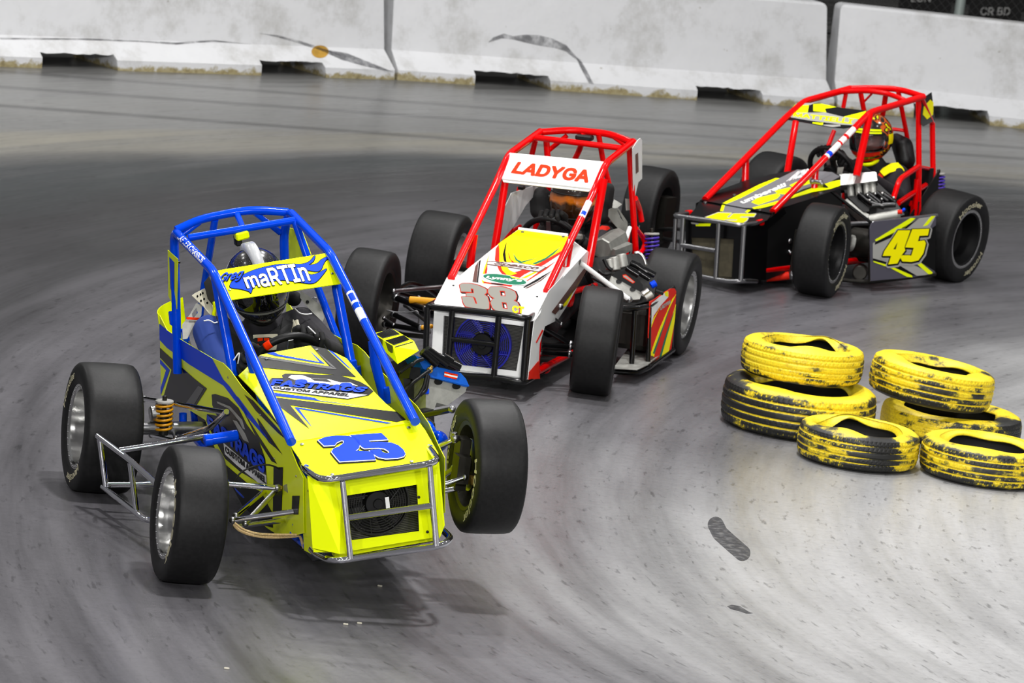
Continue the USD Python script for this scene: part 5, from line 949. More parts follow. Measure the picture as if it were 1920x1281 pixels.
decal(pn, f, NP, zn((720, 495), (900, 505), (1010, 540), (940, 600), (680, 590)), 'mid_grey', 'slash', .001, nose); decal(pn, f, NP, zn((690, 485), (725, 485), (695, 580), (660, 580)), 'lime', 'slash', .0016, nose); decal(pn, f, NP, zn((940, 590), (1000, 540), (1040, 540), (970, 600)), 'lime', 'slash', .0016, nose)
bolts(car, f, NP, zn((495, 482), (1180, 575)), .012)
four = zn((640, 600), (790, 605), (735, 650), (760, 655), (745, 675), (715, 678), (690, 700), (560, 695), (590, 675), (480, 660)); five = zn((810, 610), (1060, 612), (1040, 640), (900, 640), (880, 655), (975, 660), (960, 685), (920, 712), (760, 712), (700, 690), (760, 690), (840, 690), (860, 675), (745, 672))
decal(pn, f, NP, Polygon(four).buffer(1.6).union(Polygon(five).buffer(0).buffer(1.6)), 'silver_print', 'number_outline', .002, nose)
for nm, g in (('four', four), ('five', five)): decal(pn, f, NP, Polygon(g).buffer(0), 'yellow_print', 'number', .003, nose)
FX = (np.array([2.03, 0, 0]), np.array([1.0, 0, 0]))
fc = part(car, 'nose_face', sheet(f, Polygon([(1285, 408), (1396, 426), (1392, 524), (1285, 512)]).difference(Polygon([(1296, 445), (1376, 448), (1372, 520), (1300, 516)])), FX, .004), BK, False)
decal(fc, f, FX, zn((385, 715), (560, 715), (550, 745), (390, 745)), 'lime', 'lettering_stripe', .001); decal(fc, f, FX, zn((335, 700), (420, 712), (415, 728), (340, 718)), 'silver_print', 'lettering_stripe', .0016)
part(car, 'radiator_screen', box(.03, .34, .26, .003, p=f.at((1336, 484), x=1.99)), M_['core45'], False)
part(car, 'nose_side', sheet(f, [(1396, 426), (1438, 413), (1470, 389), (1474, 400), (1440, 430), (1436, 526), (1392, 524)], (np.array([0, .262, 0]), np.array([0, 1.0, 0])), .003), BK, False)
def bar(pts, r=.0145, bend=.04, m=None): return part(car, 'bumper_bar', T(f, pts, r, bend), m or M_['steel'], 40)
bar([(1292, 400, 1.86), (1262, 404, 2.06), (1320, 412, 2.07), (1390, 423, 2.07), (1424, 418, 1.86)], .0145, .05)
bar([(1267, 410, 2.04), (1263, 500, 2.04)], .012); bar([(1281, 409, 2.072), (1276, 510, 2.072)]); bar([(1348, 418, 2.072), (1342, 524, 2.072)]); bar([(1395, 424, 2.065), (1389, 526, 2.065)]); bar([(1278, 460, 2.075), (1342, 470, 2.075)])
bar([(1264, 506, 2.05), (1312, 518, 2.072), (1365, 528, 2.072), (1391, 527, 2.06), (1418, 527, 1.86)], .0145, .05)
for a, b in (((1295, 400, 1.84), (1288, 401, 1.88)), ((1428, 417, 1.84), (1420, 419, 1.88))): part(car, 'bumper_socket', T(f, [a, b], .021, 0), M_['red'], 40)
part(car, 'side_panel', sheet(f, [(1449, 399), (1470, 389), (1520, 372), (1576, 352), (1580, 400), (1560, 440), (1500, 500), (1436, 526), (1438, 440)], (np.array([0, .25, 0]), np.array([0, 1.0, 0])), .003), BS, False)
mirr = np.array([f.at(p, y=.262) for p in [(1449, 399), (1470, 389), (1520, 372), (1576, 352), (1580, 400), (1436, 526)]]) * [1, -1, 1]; part(car, 'side_panel', plate3(mirr, .003), BK, False)
q = part(car, 'wing_plate', sheet(f, [(1728, 186), (1747, 173), (1753, 226), (1732, 237), (1727, 232)], f.plane(f.at((1728, 190), x=-.07), f.at((1747, 180), x=-.33), f.at((1753, 226), x=-.36)), .004), BK, False, label='black wing plate with a yellow patch')
decal(q, f, f.plane(f.at((1728, 190), x=-.07), f.at((1747, 180), x=-.33), f.at((1753, 226), x=-.36)), [(1732, 200), (1744, 187), (1750, 192), (1749, 215), (1738, 224), (1730, 215)], 'yellow_print', 'number', .001)
# left side pod with the big 45
POD = (f.at((1700, 465), y=.60), np.array([.12, 1.0, .02]) / np.linalg.norm([.12, 1.0, .02]))
pod = [(1631, 428), (1634, 419), (1640, 415.5), (1700, 409.5), (1755, 404.5), (1753, 512), (1712, 520), (1633, 527)]
q = part(car, 'side_pod', sheet(f, pod, POD, .004), paint('pod_grey', (76, 74, 86), .4), False, label='grey side pod with yellow number 45')
for poly, m, l in (((( 620, 620), (880, 470), (1080, 370), (1250, 345), (1180, 480), (1010, 830), (1230, 930), (1060, 945), (900, 850), (620, 780)), 'silver_print', .001), (((640, 585), (1000, 365), (1045, 370), (920, 480), (650, 600)), 'lime', .0016), (((640, 610), (850, 500), (1080, 370), (900, 520), (640, 635)), 'black_print', .0016), (((1120, 450), (1200, 350), (1245, 345), (1165, 440)), 'lime', .0016), (((620, 795), (780, 840), (1010, 940), (1015, 960), (960, 955), (800, 870), (630, 810)), 'lime', .0016), (((620, 770), (800, 820), (900, 850), (1050, 945), (1000, 935), (780, 835), (620, 790)), 'black_print', .0022), (((1050, 820), (1100, 815), (1215, 910), (1210, 930), (1175, 930)), 'lime', .0022), (((1200, 480), (1250, 440), (1245, 900), (1100, 810), (1160, 620)), 'black_print', .001)):
    decal(q, f, POD, zd(*poly), m, 'slash', l, pod)
F4 = Polygon(zd((870, 490), (990, 490), (930, 660), (940, 690), (905, 735), (860, 820), (770, 830), (800, 745), (715, 745), (730, 700)), [zd((865, 600), (820, 680), (845, 680))])
F5 = Polygon(zd((1010, 480), (1180, 475), (1165, 540), (1080, 545), (1065, 600), (1130, 590), (1145, 620), (1120, 720), (1070, 790), (1000, 805), (910, 800), (890, 760), (910, 740), (985, 740), (1000, 745), (1025, 665), (940, 660)))
num = F4.buffer(0).union(F5.buffer(0))
decal(q, f, POD, affinity.translate(num.buffer(5.0), .6, 2.0), 'silver_print', 'number_outline', .003, pod); decal(q, f, POD, affinity.translate(num.buffer(2.6), .2, 1.0), 'black_print', 'number_shadow', .0036, pod)
decal(q, f, POD, F4.buffer(.1), 'yellow_print', 'number', .0044, pod); decal(q, f, POD, F5.buffer(.1), 'yellow_print', 'number', .0044, pod)
bar([(1585, 420, 1.05), (1636, 418, .92), (1756, 404, .32)], .013, .05, M_['steel']); bar([(1632, 420, .92), (1632, 528, .92)], .013, .05, M_['dark_metal']); bar([(1575, 525, 1.05), (1632, 529, .92), (1753, 514, .32)], .013, .05, M_['dark_metal'])
part(car, 'oil_tank', cat(cyl([.85, .30, .22], [.85, .48, .22], .09), box(.2, .2, .12, .02, p=(.7, .4, .16))), M_['dark_metal'], 40)
part(car, 'pulley', cyl(f.at((1592, 455), x=1.0), f.at((1600, 457), x=.98), .05), M_['cast'], 40)
part(car, 'exhaust_outlet', cyl(f.at((1612, 512), x=.95), f.at((1614, 508), x=.8), .045), M_['dark_metal'], 40)
# engine
EP = (f.at((1610, 390), x=.72), np.array([.8, .35, .5]) / np.linalg.norm([.8, .35, .5]))
en = part(car, 'engine', sheet(f, zq((330, 560), (820, 480), (1060, 700), (1250, 980), (780, 1120), (560, 960), (380, 740)), (EP[0] - EP[1] * .1, EP[1]), .2), M_['plastic'], False, label='motorcycle engine with black coils')
part(en, 'intake_rail', sheet(f, zq((270, 370), (450, 365), (800, 335), (825, 350), (840, 470), (470, 520), (285, 540)), (EP[0] + EP[1] * .05, EP[1]), .07), M_['alu'], False, label='brushed metal intake rail')
for c in ((430, 640), (550, 630), (670, 600), (760, 590)): part(en, 'intake_runner', cyl(f.on([zq((c[0], c[1] - 110))[0]], EP)[0], f.on([zq((c[0] + 20, c[1] + 80))[0]], EP)[0], .020), M_['cast'], 40)
part(en, 'valve_cover', sheet(f, zq((390, 720), (520, 700), (720, 880), (720, 940), (640, 950), (560, 880)), EP, .1, .01), BK, False); part(en, 'cylinder_head', sheet(f, zq((340, 770), (390, 740), (560, 890), (720, 980), (700, 1030), (580, 1000)), EP, .12), M_['cast'], False)
for a, b in (((560, 700), (740, 840)), ((700, 690), (900, 840)), ((830, 680), (1010, 820)), ((700, 740), (860, 860)), ((920, 700), (1120, 830)), ((760, 880), (1120, 860)), ((720, 830), (950, 900))): part(en, 'ignition_coil', cyl(f.on(zq(a), EP)[0] + EP[1] * .03, f.on(zq(b), EP)[0] + EP[1] * .03, .017), BK, 40)
for c in ((570, 710), (730, 820), (910, 800), (700, 740), (815, 720), (1090, 780), (920, 715)): part(en, 'coil_bolt', ball(f.on(zq(c), EP)[0] + EP[1] * .052, .009), M_['alu'], True)
part(en, 'header_pipes', tube([f.on(zq(p), EP)[0] + EP[1] * .02 for p in ((720, 1080), (860, 1050), (1040, 1020), (1180, 990))], .03, 12, .1), M_['cast'], 40); part(en, 'red_fitting', cyl(f.on(zq((1150, 1005)), EP)[0] + EP[1] * .06, f.on(zq((1220, 1000)), EP)[0] + EP[1] * .06, .013), M_['red_print'], 40); part(en, 'blue_fitting', cyl(f.on(zq((1230, 960)), EP)[0] + EP[1] * .06, f.on(zq((1250, 985)), EP)[0] + EP[1] * .06, .013), M_['blue_print'], 40)
rod(car, f.at((1523, 340), x=1.25), f.at((1538, 342), x=1.2), .013, M_['steel']); rod(car, f.at((1541, 345), x=1.2), f.at((1636, 420), x=1.0), .010, BK, 'drag_link')
shock(car, f.at((1760, 372), x=-.42), f.at((1760, 318), x=-.42), M_['purple'], .036, 6)
part(car, 'axle_tube', cyl(f.road([0, -.62, R_R]), f.road([0, .62, R_R]), .029), M_['dark_metal'], 40)
for a, b, r, m in (((1443, 445, 1.5), (1480, 452, 1.5), .012, 'gold'), ((1465, 450, 1.5), (1482, 474, 1.5), .008, 'steel'), ((1432, 505, 1.5), (1462, 495, 1.5), .008, 'cast'), ((1430, 522, 1.6), (1486, 516, 1.5), .024, 'red_print'), ((1445, 485, 1.5), (1456, 480, 1.5), .02, 'red_print'), ((1455, 472, 1.5), (1466, 464, 1.5), .02, 'red_print'), ((1240, 447, 1.55), (1285, 455, 1.6), .012, 'steel'), ((1228, 430, 1.55), (1290, 430, 1.6), .012, 'steel')): rod(car, f.at(a[:2], x=a[2]), f.at(b[:2], x=b[2]), r, M_[m])
part(car, 'upright', hull([f.road([WB + a, -.50 + b, .16 + c]) for a in (-.05, .05) for b in (-.03, .04) for c in (-.04, .22)]), M_['dark_metal'], False)
part(car, 'upright', hull([f.road([WB + a, .46 + b, .16 + c]) for a in (-.05, .05) for b in (-.03, .04) for c in (-.04, .2)]), M_['dark_metal'], False)
RA, RB = f.at((1631, 211), x=.60), f.at((1449, 397), x=1.70)
for t0, t1, m, r in ((.177, .25, 'white_print', .0216), (.272, .318, 'white_print', .0216), (.333, .465, 'white_print', .0216), (.42, .45, 'blue_print', .0219)): sticker(rail_l, RA, RB, t0, t1, m, r)

# ------------------------------------------------------------------ drivers, each in the frame of the car that carries him
def helm_pt(az, el, ra, rb, rc):
    """Surface of a full-face helmet: az 0 ahead, el up; the chin bar comes forward below the visor."""
    d = np.stack([np.cos(el) * np.cos(az), np.cos(el) * np.sin(az), np.sin(el)], -1); r = 1 / np.sqrt((d[..., 0] / ra) ** 2 + (d[..., 1] / rb) ** 2 + (d[..., 2] / rc) ** 2)
    low = np.clip((-np.degrees(el) - 5) / 35, 0, 1); r = r * (1 + .13 * low * np.clip(np.cos(az), 0, 1) ** 2)
    back = np.clip(-np.cos(az), 0, 1); r = r * (1 + .06 * back * np.cos(el) ** 2)
    return d * r[..., None]
def grid(az, el, dims, off=0.0, skip=None, t=0.0):
    A, E_ = np.meshgrid(np.radians(az), np.radians(el), indexing='ij'); P = helm_pt(A, E_, *dims); P = P * (1 + off / np.linalg.norm(P, axis=-1, keepdims=True)); n, m = A.shape; V = P.reshape(-1, 3); F = []
    for i in range(n - 1):
        for j in range(m - 1):
            if skip and skip((az[i] + az[i + 1]) / 2, (el[j] + el[j + 1]) / 2): continue
            a, b, c, d = i * m + j, (i + 1) * m + j, (i + 1) * m + j + 1, i * m + j + 1; F += [[a, b, c], [a, c, d]]
    F = np.array(F)
    if t: return thick(V, F, np.array([1.0, 0, .2]), t) if False else trimesh.Trimesh(np.vstack([V, V * (1 - t / np.linalg.norm(V, axis=1, keepdims=True))]), np.vstack([F, F[:, ::-1] + len(V)]), process=False)
    return trimesh.Trimesh(V, F, process=False)
def helmet(per, H, R, dims, shell, visor, vis=(-62, 62, -22, 16), name='helmet', label=None, see=False, stripe=None):
    hole = lambda a, e: vis[0] < (a + 180) % 360 - 180 < vis[1] and vis[2] < e < vis[3]
    az = np.linspace(-180, 180, 73); el = np.r_[np.linspace(-58, 86, 49), 89.9]
    hp = part(per, name, place(grid(az, el, dims, 0, hole if see else None, .006 if see else 0), R, H), shell, True, label=label)
    base = helm_pt(np.radians(az), np.radians(np.full(73, -58.0)), *dims); part(hp, 'helmet_base', place(hull(np.vstack([base, base * [.85, .85, 1] - [0, 0, .012]])), R, H), M_['glove'], 40)
    part(hp, 'visor', place(grid(np.linspace(vis[0] - 3, vis[1] + 3, 29), np.linspace(vis[2] - 2, vis[3] + 2, 12), dims, .0028, t=.002), R, H), visor, True, label='helmet visor')
    edge = [helm_pt(np.radians(a), np.radians(e), *dims) * 1.012 for a, e in [(a, vis[2] - 2.5) for a in np.linspace(vis[0] - 4, vis[1] + 4, 24)] + [(a, vis[3] + 2.5) for a in np.linspace(vis[1] + 4, vis[0] - 4, 24)]]
    part(hp, 'visor_gasket', place(tube(edge + [edge[0]], .0035, 6, 0), R, H), M_['black_satin'], True)
    for s in (-1, 1): part(hp, 'visor_pivot', place(cyl(helm_pt(np.radians(s * 72.0), np.radians(0.0), *dims), helm_pt(np.radians(s * 72.0), np.radians(0.0), *dims) * 1.05, .014), R, H), M_['dark_metal'], 40)
    return hp
def glove(per, wrist, palm, rim_dir, n, mat, side, k=1.12):
    """A gloved hand closed on the steering wheel: palm behind the rim, four fingers curled over it, thumb from the side of the palm."""
    wrist, palm = np.asarray(wrist, float), np.asarray(palm, float); rd = rim_dir / np.linalg.norm(rim_dir); n = n / np.linalg.norm(n); out = np.cross(rd, n); out *= np.sign(out @ (palm - wrist)) or 1
    J = [(wrist, .034, palm - out * .02, .036)]
    J += [(palm - out * .03 + rd * a, .020, palm + out * .015 + rd * a * 1.1, .019) for a in (-.032, -.011, .011, .032)]
    m1 = chain(J, .006, 4); parts_ = [m1]
    for a, L in zip((-.034, -.0115, .0115, .034), (.030, .036, .038, .033) if side > 0 else (.033, .038, .036, .030)):
        b = palm + out * .018 + rd * a * 1.1; c = b + out * L * .75 + n * .012; d = c + n * .026 - out * .004; e = d - out * .026 + n * .004
        parts_.append(chain([(b, .0125, c, .0115), (c, .0115, d, .0105), (d, .0105, e, .0095)], .004, 4))
    b = palm - out * .012 + rd * .040 * -side; c = b + out * .03 + rd * .018 * -side + n * .014; d = c + out * .024 + n * .014
    parts_.append(chain([(b, .016, c, .0135), (c, .0135, d, .0115)], .004, 4))
    parts_ = [trimesh.Trimesh((q.vertices - palm) * k + palm, q.faces, process=False) for q in parts_]
    g = part(per, 'glove', trimesh.boolean.union(parts_, engine='manifold') if all(q.is_volume for q in parts_) else cat(*parts_), mat, True)
    part(g, 'cuff', cyl(wrist - (palm - wrist) / np.linalg.norm(palm - wrist) * .05, wrist, .039, 20), mat, 40)
    return g
def steering_wheel(car, c, n, r=.15, marks=()):
    F = frame_of(n); t = np.linspace(0, 2 * np.pi, 49)
    w = part(car, 'steering_wheel', place(tube(np.c_[np.cos(t) * r, np.sin(t) * r, 0 * t], .0165, 12, 0), F, c), M_['black_satin'], True, label='padded black steering wheel')
    for a in (math.pi / 2 + 2.1, math.pi / 2 - 2.1, math.pi / 2): part(w, 'spoke', place(hull(np.array([[math.cos(a + s) * q, math.sin(a + s) * q, z] for s, q in ((-.5, .03), (.5, .03), (-.07, r), (.07, r)) for z in (-.025, -.02)])), F, c), M_['alu'], False)
    part(w, 'hub', place(lathe([(0, .0), (.035, 0), (.04, -.01), (.04, -.04), (0, -.04)], 24), F, c), M_['black_satin'], 40); part(w, 'steering_shaft', cyl(c - F[:, 2] * .02, c - F[:, 2] * .35, .012), M_['steel'], 40)
    for a in marks:
        tt = np.linspace(a - .10, a + .10, 6); part(w, 'tape_mark', place(tube(np.c_[np.cos(tt) * r, np.sin(tt) * r, 0 * tt], .0175, 12, 0), F, c), M_['orange_print'], True)
def body(per, f, sh, elR, elL, wrR, wrL, neck, mat):
    hips = np.array([-.10, 0, .22]); chest = np.array([-.02, 0, sh[0][2] - .14]); J = [(hips + [0, .08, 0], .13, hips - [0, .08, 0], .13), (hips, .15, chest, .15)]
    for s in sh: J.append((chest + [0, np.sign(s[1]) * .07, .03], .12, s, .072))
    J.append((chest + [0, 0, .08], .09, neck, .062))
    for s, e, w in ((sh[0], elR, wrR), (sh[1], elL, wrL)): J += [(s, .068, e, .05), (e, .05, w, .034)]
    for sgn in (-1, 1): J += [(hips + [0, sgn * .09, 0], .095, np.array([.48, sgn * .13, .34]), .068), (np.array([.48, sgn * .13, .34]), .066, np.array([.98, sgn * .10, .20]), .045), (np.array([.98, sgn * .10, .19]), .045, np.array([1.08, sgn * .10, .24]), .035)]
    return part(per, 'suit', chain(J, .016, 10), mat, True)
def strap(per, pts, w, mat, up=(1, 0, 0)):
    P = fillet(pts, .08); U = np.asarray(up, float); V = []
    T_ = np.gradient(P, axis=0)
    for p, t in zip(P, T_):
        s = np.cross(t, U); s /= np.linalg.norm(s); V += [p - s * w / 2, p + s * w / 2]
    n = len(P); Fq = [[2 * i, 2 * i + 1, 2 * i + 3] for i in range(n - 1)] + [[2 * i, 2 * i + 3, 2 * i + 2] for i in range(n - 1)]
    part(per, 'harness_strap', thick(np.array(V), np.array(Fq), U, .004), mat, 40)
def seat(car, zt=.56):
    pts = [[x, y, z] for x, y, z in ((-.22, -.23, .12), (-.22, .23, .12), (-.30, -.20, zt), (-.30, .20, zt), (-.16, -.23, .12), (-.16, .23, .12), (-.25, -.20, zt), (-.25, .20, zt))]
    part(car, 'seat', hull(pts), M_['black_satin'], False)
    for s in (-1, 1): part(car, 'seat_side', hull([[x, s * (.25 + d), z] for x, z in ((-.25, .12), (.1, .12), (.1, .3), (-.27, zt)) for d in (0, .008)]), M_['black_satin'], False)

# number 25: blue right sleeve, flake black helmet with a silver stripe
f = C25
P25 = thing('person', 'person driving the lime car in black flake helmet with silver stripe, blue right sleeve', 'person', None, f.M, f.o)
sw = f.at((541, 684), x=.60); nW = np.array([-.88, 0, .48]); steering_wheel(CAR25, sw, nW, .155, marks=(.95,))
seat(CAR25)
shR, shL = f.at((393, 622), x=.0), f.at((566, 607), x=.0); eR, eL = np.array([.26, -.215, .44]), f.at((634, 668), x=.30)
hR, hL = f.at((470, 672), x=.585), f.at((577, 631), x=.60)
bd = body(P25, f, (shR, shL), eR, eL, hR + (eR - hR) * .22, hL + (eL - hL) * .22, f.at((487, 600), x=.05), M_['suit_black'])
slv = chain([(shR, .073, eR, .056), (shR + [0, .04, -.02], .06, shR, .072)], .012, 8); part(P25, 'sleeve', slv, M_['suit_blue'], True, label='blue sleeve with printed patch')
SLV = f.plane(shR + [.074, 0, 0], shR + [.076, -.05, -.05], eR + [.058, 0, 0])
for poly, m in ((((385, 620), (392, 622), (394, 634), (386, 634)), 'white_print'),): pass
for k, (dz, w, m) in enumerate(((-.02, .05, 'yellow_print'), (-.035, .075, 'red_print'), (-.052, .08, 'yellow_print'), (-.066, .085, 'red_print'), (-.085, .06, 'white_print'))):
    u = shR + (eR - shR) * (.30 + .09 * k); part(P25, 'sleeve_patch', box(.006, w * .7, .012, .002, R=rot('z', -25) @ rot('x', -8), p=u + [.060 - .002 * k, -.022, 0]), M_[m], False)
glove(P25, hR + (eR - hR) * .25, hR, np.array([.1, .35, .9]), -nW, M_['glove'], -1); glove(P25, hL + (eL - hL) * .25, hL, np.array([.25, .85, -.45]), -nW, M_['glove'], 1)
H = f.at((481, 533), x=.08); RH = rot('x', 4) @ rot('z', 2) @ rot('y', 7)
hp = helmet(P25, H, RH, (.152, .134, .158), M_['carbon'], M_['visor'], vis=(-66, 66, -24, 14), label='black flake full-face helmet with silver crest')
st = [helm_pt(np.radians(np.array(a)), np.radians(np.array(e)), .152, .134, .158) for a, e in [(0., e) for e in np.linspace(26, 89, 10)] + [(180., e) for e in np.linspace(88, 20, 10)]]
cr = []
for i, p in enumerate(st):
    w = .022 + .006 * math.sin(i / 19 * math.pi); q = p * (1.0 + .16 * math.sin(i / 19 * math.pi) ** .5); cr += [p * .98 + [0, -w, 0], q + [0, -w * .7, 0], q + [0, w * .7, 0], p * .98 + [0, w, 0]]
Fq = [[4 * i + a, 4 * i + b, 4 * i + 4 + b] for i in range(19) for a, b in ((0, 1), (1, 2), (2, 3))] + [[4 * i + a, 4 * i + 4 + b, 4 * i + 4 + a] for i in range(19) for a, b in ((0, 1), (1, 2), (2, 3))]
part(hp, 'helmet_crest', place(trimesh.Trimesh(np.array(cr), np.array(Fq)[:, ::-1], process=False), RH, H), paint('crest_silver', (176, 178, 180), .35, coat=.4), 50, label='silver crest')
lo = grid(np.linspace(-80, 80, 40), np.linspace(-31, -27, 3), (.152, .134, .158), .003); part(hp, 'chin_trim', place(lo, RH, H), M_['grey_metal'], True)
part(P25, 'neck_restraint', tube([f.at(p, x=x) for p, x in (((420, 606), .02), (440, 628) and ((445, 630), .10), ((490, 645), .14), ((530, 625), .10), ((548, 596), .02))], .03, 12, .08), M_['glove'], True)
for a, b, c in (((430, 610), (452, 660), (470, 700)), ((540, 600), (530, 650), (525, 690))): strap(P25, [f.at(a, x=.08), f.at(b, x=.17), f.at(c, x=.2)], .05, M_['black_satin'])
part(P25, 'chest_panel', hull([f.at(p, x=x) for p in ((474, 628), (520, 626), (528, 655), (478, 660)) for x in (.13, .15)]), M_['cream'], False)
for q in ((488, 640), (500, 640)): part(P25, 'chest_stripe', hull([f.at((q[0] + dx, q[1] + dy), x=x) for dx in (-5, 5) for dy in (-6, 8) for x in (.15, .158)]), M_['orange_print'], False)
for k in range(3): part(P25, 'cream_fold', tube([f.at((540 + 8 * k, 602), x=.06), f.at((545 + 8 * k, 615), x=.09), f.at((543 + 8 * k, 627), x=.09)], .010, 8, .02), M_['cream'], True)
for pts in (((553, 579), (562, 588), (575, 590), (585, 588)), ((382, 602), (392, 600), (402, 606), (408, 604)), ((577, 612), (590, 624), (600, 637)), ((438, 676), (450, 658), (446, 682))): part(P25, 'piping', tube([f.at(p, x=.10 if p[1] < 609 else .66 if p[0] > 570 else .62) for p in pts], .003, 6, .02), M_['white_print'], True)
# things bolted to car 25 round the driver
z7 = Z(6, (340, 520)); GB = M_['grey_metal']
pl = lambda x, n: (np.array([x, 0, .7]), np.asarray(n, float) / np.linalg.norm(n))
hs = part(CAR25, 'head_support', sheet(f, z7((118, 205), (150, 180), (262, 122), (300, 220), (372, 330), (350, 445), (300, 395), (250, 330)), pl(-.05, (.8, .2, .4)), .004), M_['cream'], False)
for c in ((180, 215), (215, 195), (240, 180), (220, 265), (255, 245), (290, 290)): decal(hs, f, pl(-.05, (.8, .2, .4)), affinity.scale(Point(z7(c)[0]).buffer(1), 1.6, 2.2), 'black_print', 'vent_hole', .001)
part(CAR25, 'head_support', sheet(f, z7((255, 60), (310, -10), (345, 60), (400, 330), (372, 330), (300, 240)), pl(-.02, (.8, .2, .4)), .004), M_['dark_metal'], False)
part(CAR25, 'seat_bracket', sheet(f, Polygon(z7((10, 530), (95, 420), (165, 292), (235, 305), (225, 430), (130, 560), (70, 690), (15, 700)), [z7((120, 410), (170, 340), (185, 400), (130, 470))]), pl(-.12, (.9, -.2, .3)), .006), GB, False)
part(CAR25, 'seat_bracket', sheet(f, z7((1340, 150), (1420, 200), (1500, 265), (1570, 330), (1612, 450), (1590, 500), (1480, 400), (1390, 300), (1335, 230)), pl(-.05, (.9, -.3, .3)), .006), GB, False)
part(CAR25, 'bracket_hole', sheet(f, affinity.scale(Point(z7((1418, 278))[0]).buffer(1), 3.2, 3.2), pl(-.048, (.9, -.3, .3)), .002), M_['black_satin'], False)
part(CAR25, 'orange_strap', sheet(f, z7((58, 448), (210, 455), (215, 482), (60, 475)), pl(-.08, (.9, 0, .3)), .004), M_['orange_print'], False)
part(CAR25, 'lime_strap', tube([f.at(p, x=.0) for p in ((402, 566), (403, 580), (400, 592), (406, 600))], .008, 8, .03), LI, True)
part(CAR25, 'head_pad', ball(f.at((551, 560), x=-.03), .033, 3), M_['glove'], True)
for q in ((590, 562), (604, 594)): part(CAR25, 'bracket_bolt', cyl(f.at(q, x=-.03), f.at(q, x=0), .012, 8), M_['steel'], False)
part(CAR25, 'camera_body', box(.05, .058, .034, .006, R=rot('x', 6), p=f.at((453, 441), x=-.12)), LI, False, label='small lime camera box'); part(CAR25, 'camera_mount', box(.04, .03, .05, .006, p=f.at((446, 450), x=-.15)), M_['black_satin'], False)
part(CAR25, 'post_tie', tube([f.at(p, x=-.31) for p in ((327, 491), (338, 492))], .005, 8, 0), M_['black_satin'], True)
part(CAR25, 'panel_bracket', box(.03, .02, .06, .004, p=f.at((322, 597), x=-.34)), M_['blue'], False); part(CAR25, 'panel_bracket', box(.02, .03, .06, .004, p=f.at((663, 688), x=.62)), M_['blue'], False); part(CAR25, 'panel_bracket', box(.02, .03, .07, .004, p=f.at((726, 741), x=1.03)), M_['blue'], False)

# number 38: dark helmet with an amber visor
f = C38
P38 = thing('person', 'person driving the white car in dark helmet with amber visor and black gloves', 'person', None, f.M, f.o)
sw = f.at((1032, 455), x=.74); steering_wheel(CAR38, sw, nW, .15); seat(CAR38, .6)
shR, shL = f.at((1030, 438), x=.05), f.at((1132, 446), x=.05); eR, eL = f.at((1000, 470), x=.36), f.at((1112, 478), x=.40); hR, hL = f.at((1039, 411), x=.745), f.at((1084, 448), x=.74)
body(P38, f, (shR, shL), eR, eL, hR + (eR - hR) * .25, hL + (eL - hL) * .25, f.at((1080, 425), x=.1), M_['suit_black'])
glove(P38, hR + (eR - hR) * .28, hR, np.array([.2, .9, .2]), -nW, M_['glove'], -1, 1.3); glove(P38, hL + (eL - hL) * .28, hL, np.array([.25, .7, -.6]), -nW, M_['glove'], 1)
H = f.at((1078, 372), x=.14); RH = rot('z', 3) @ rot('y', 6)
helmet(P38, H, RH, (.15, .134, .155), paint('brown_helmet', (34, 24, 18), .25, coat=.6), M_['visor_amber'], vis=(-60, 60, -26, 16), label='dark brown full-face helmet')
part(P38, 'neck_restraint', tube([f.at(p, x=x) for p, x in (((1035, 420), .05), ((1060, 440), .14), ((1095, 442), .14), ((1122, 425), .05))], .03, 12, .08), M_['glove'], True)
part(P38, 'shoulder_patch', sheet(f, za((1120, 640), (1200, 590), (1290, 600), (1310, 630), (1200, 690), (1120, 745)), (f.at((1130, 434), x=.13), np.array([.9, .2, .5]) / np.linalg.norm([.9, .2, .5])), .004), M_['red_print'], False, label='red shoulder patch')
strap(P38, [f.at((1105, 420), x=.13), f.at((1105, 450), x=.2), f.at((1095, 480), x=.24)], .05, M_['black_satin'])
part(CAR38, 'head_pad', hull(np.vstack([ball(f.at(p, x=x), r, 2).vertices for p, x, r in (((1012, 372), .05, .055), ((1012, 394), .06, .052), ((1024, 360), .0, .045))])), M_['glove'], True, label='black padded head rest')
part(CAR38, 'head_pad', hull(np.vstack([ball(f.at(p, x=x), r, 2).vertices for p, x, r in (((1133, 378), .02, .04), ((1130, 405), .03, .045), ((1140, 355), .0, .035))])), M_['glove'], True)
part(CAR38, 'mirror_arm', box(.05, .03, .02, .004, p=f.at((978, 352), x=.5)), M_['black_satin'], False); part(CAR38, 'dash_switch', box(.03, .04, .03, .006, p=f.at((1085, 444), x=.85)), M_['grey_metal'], False)

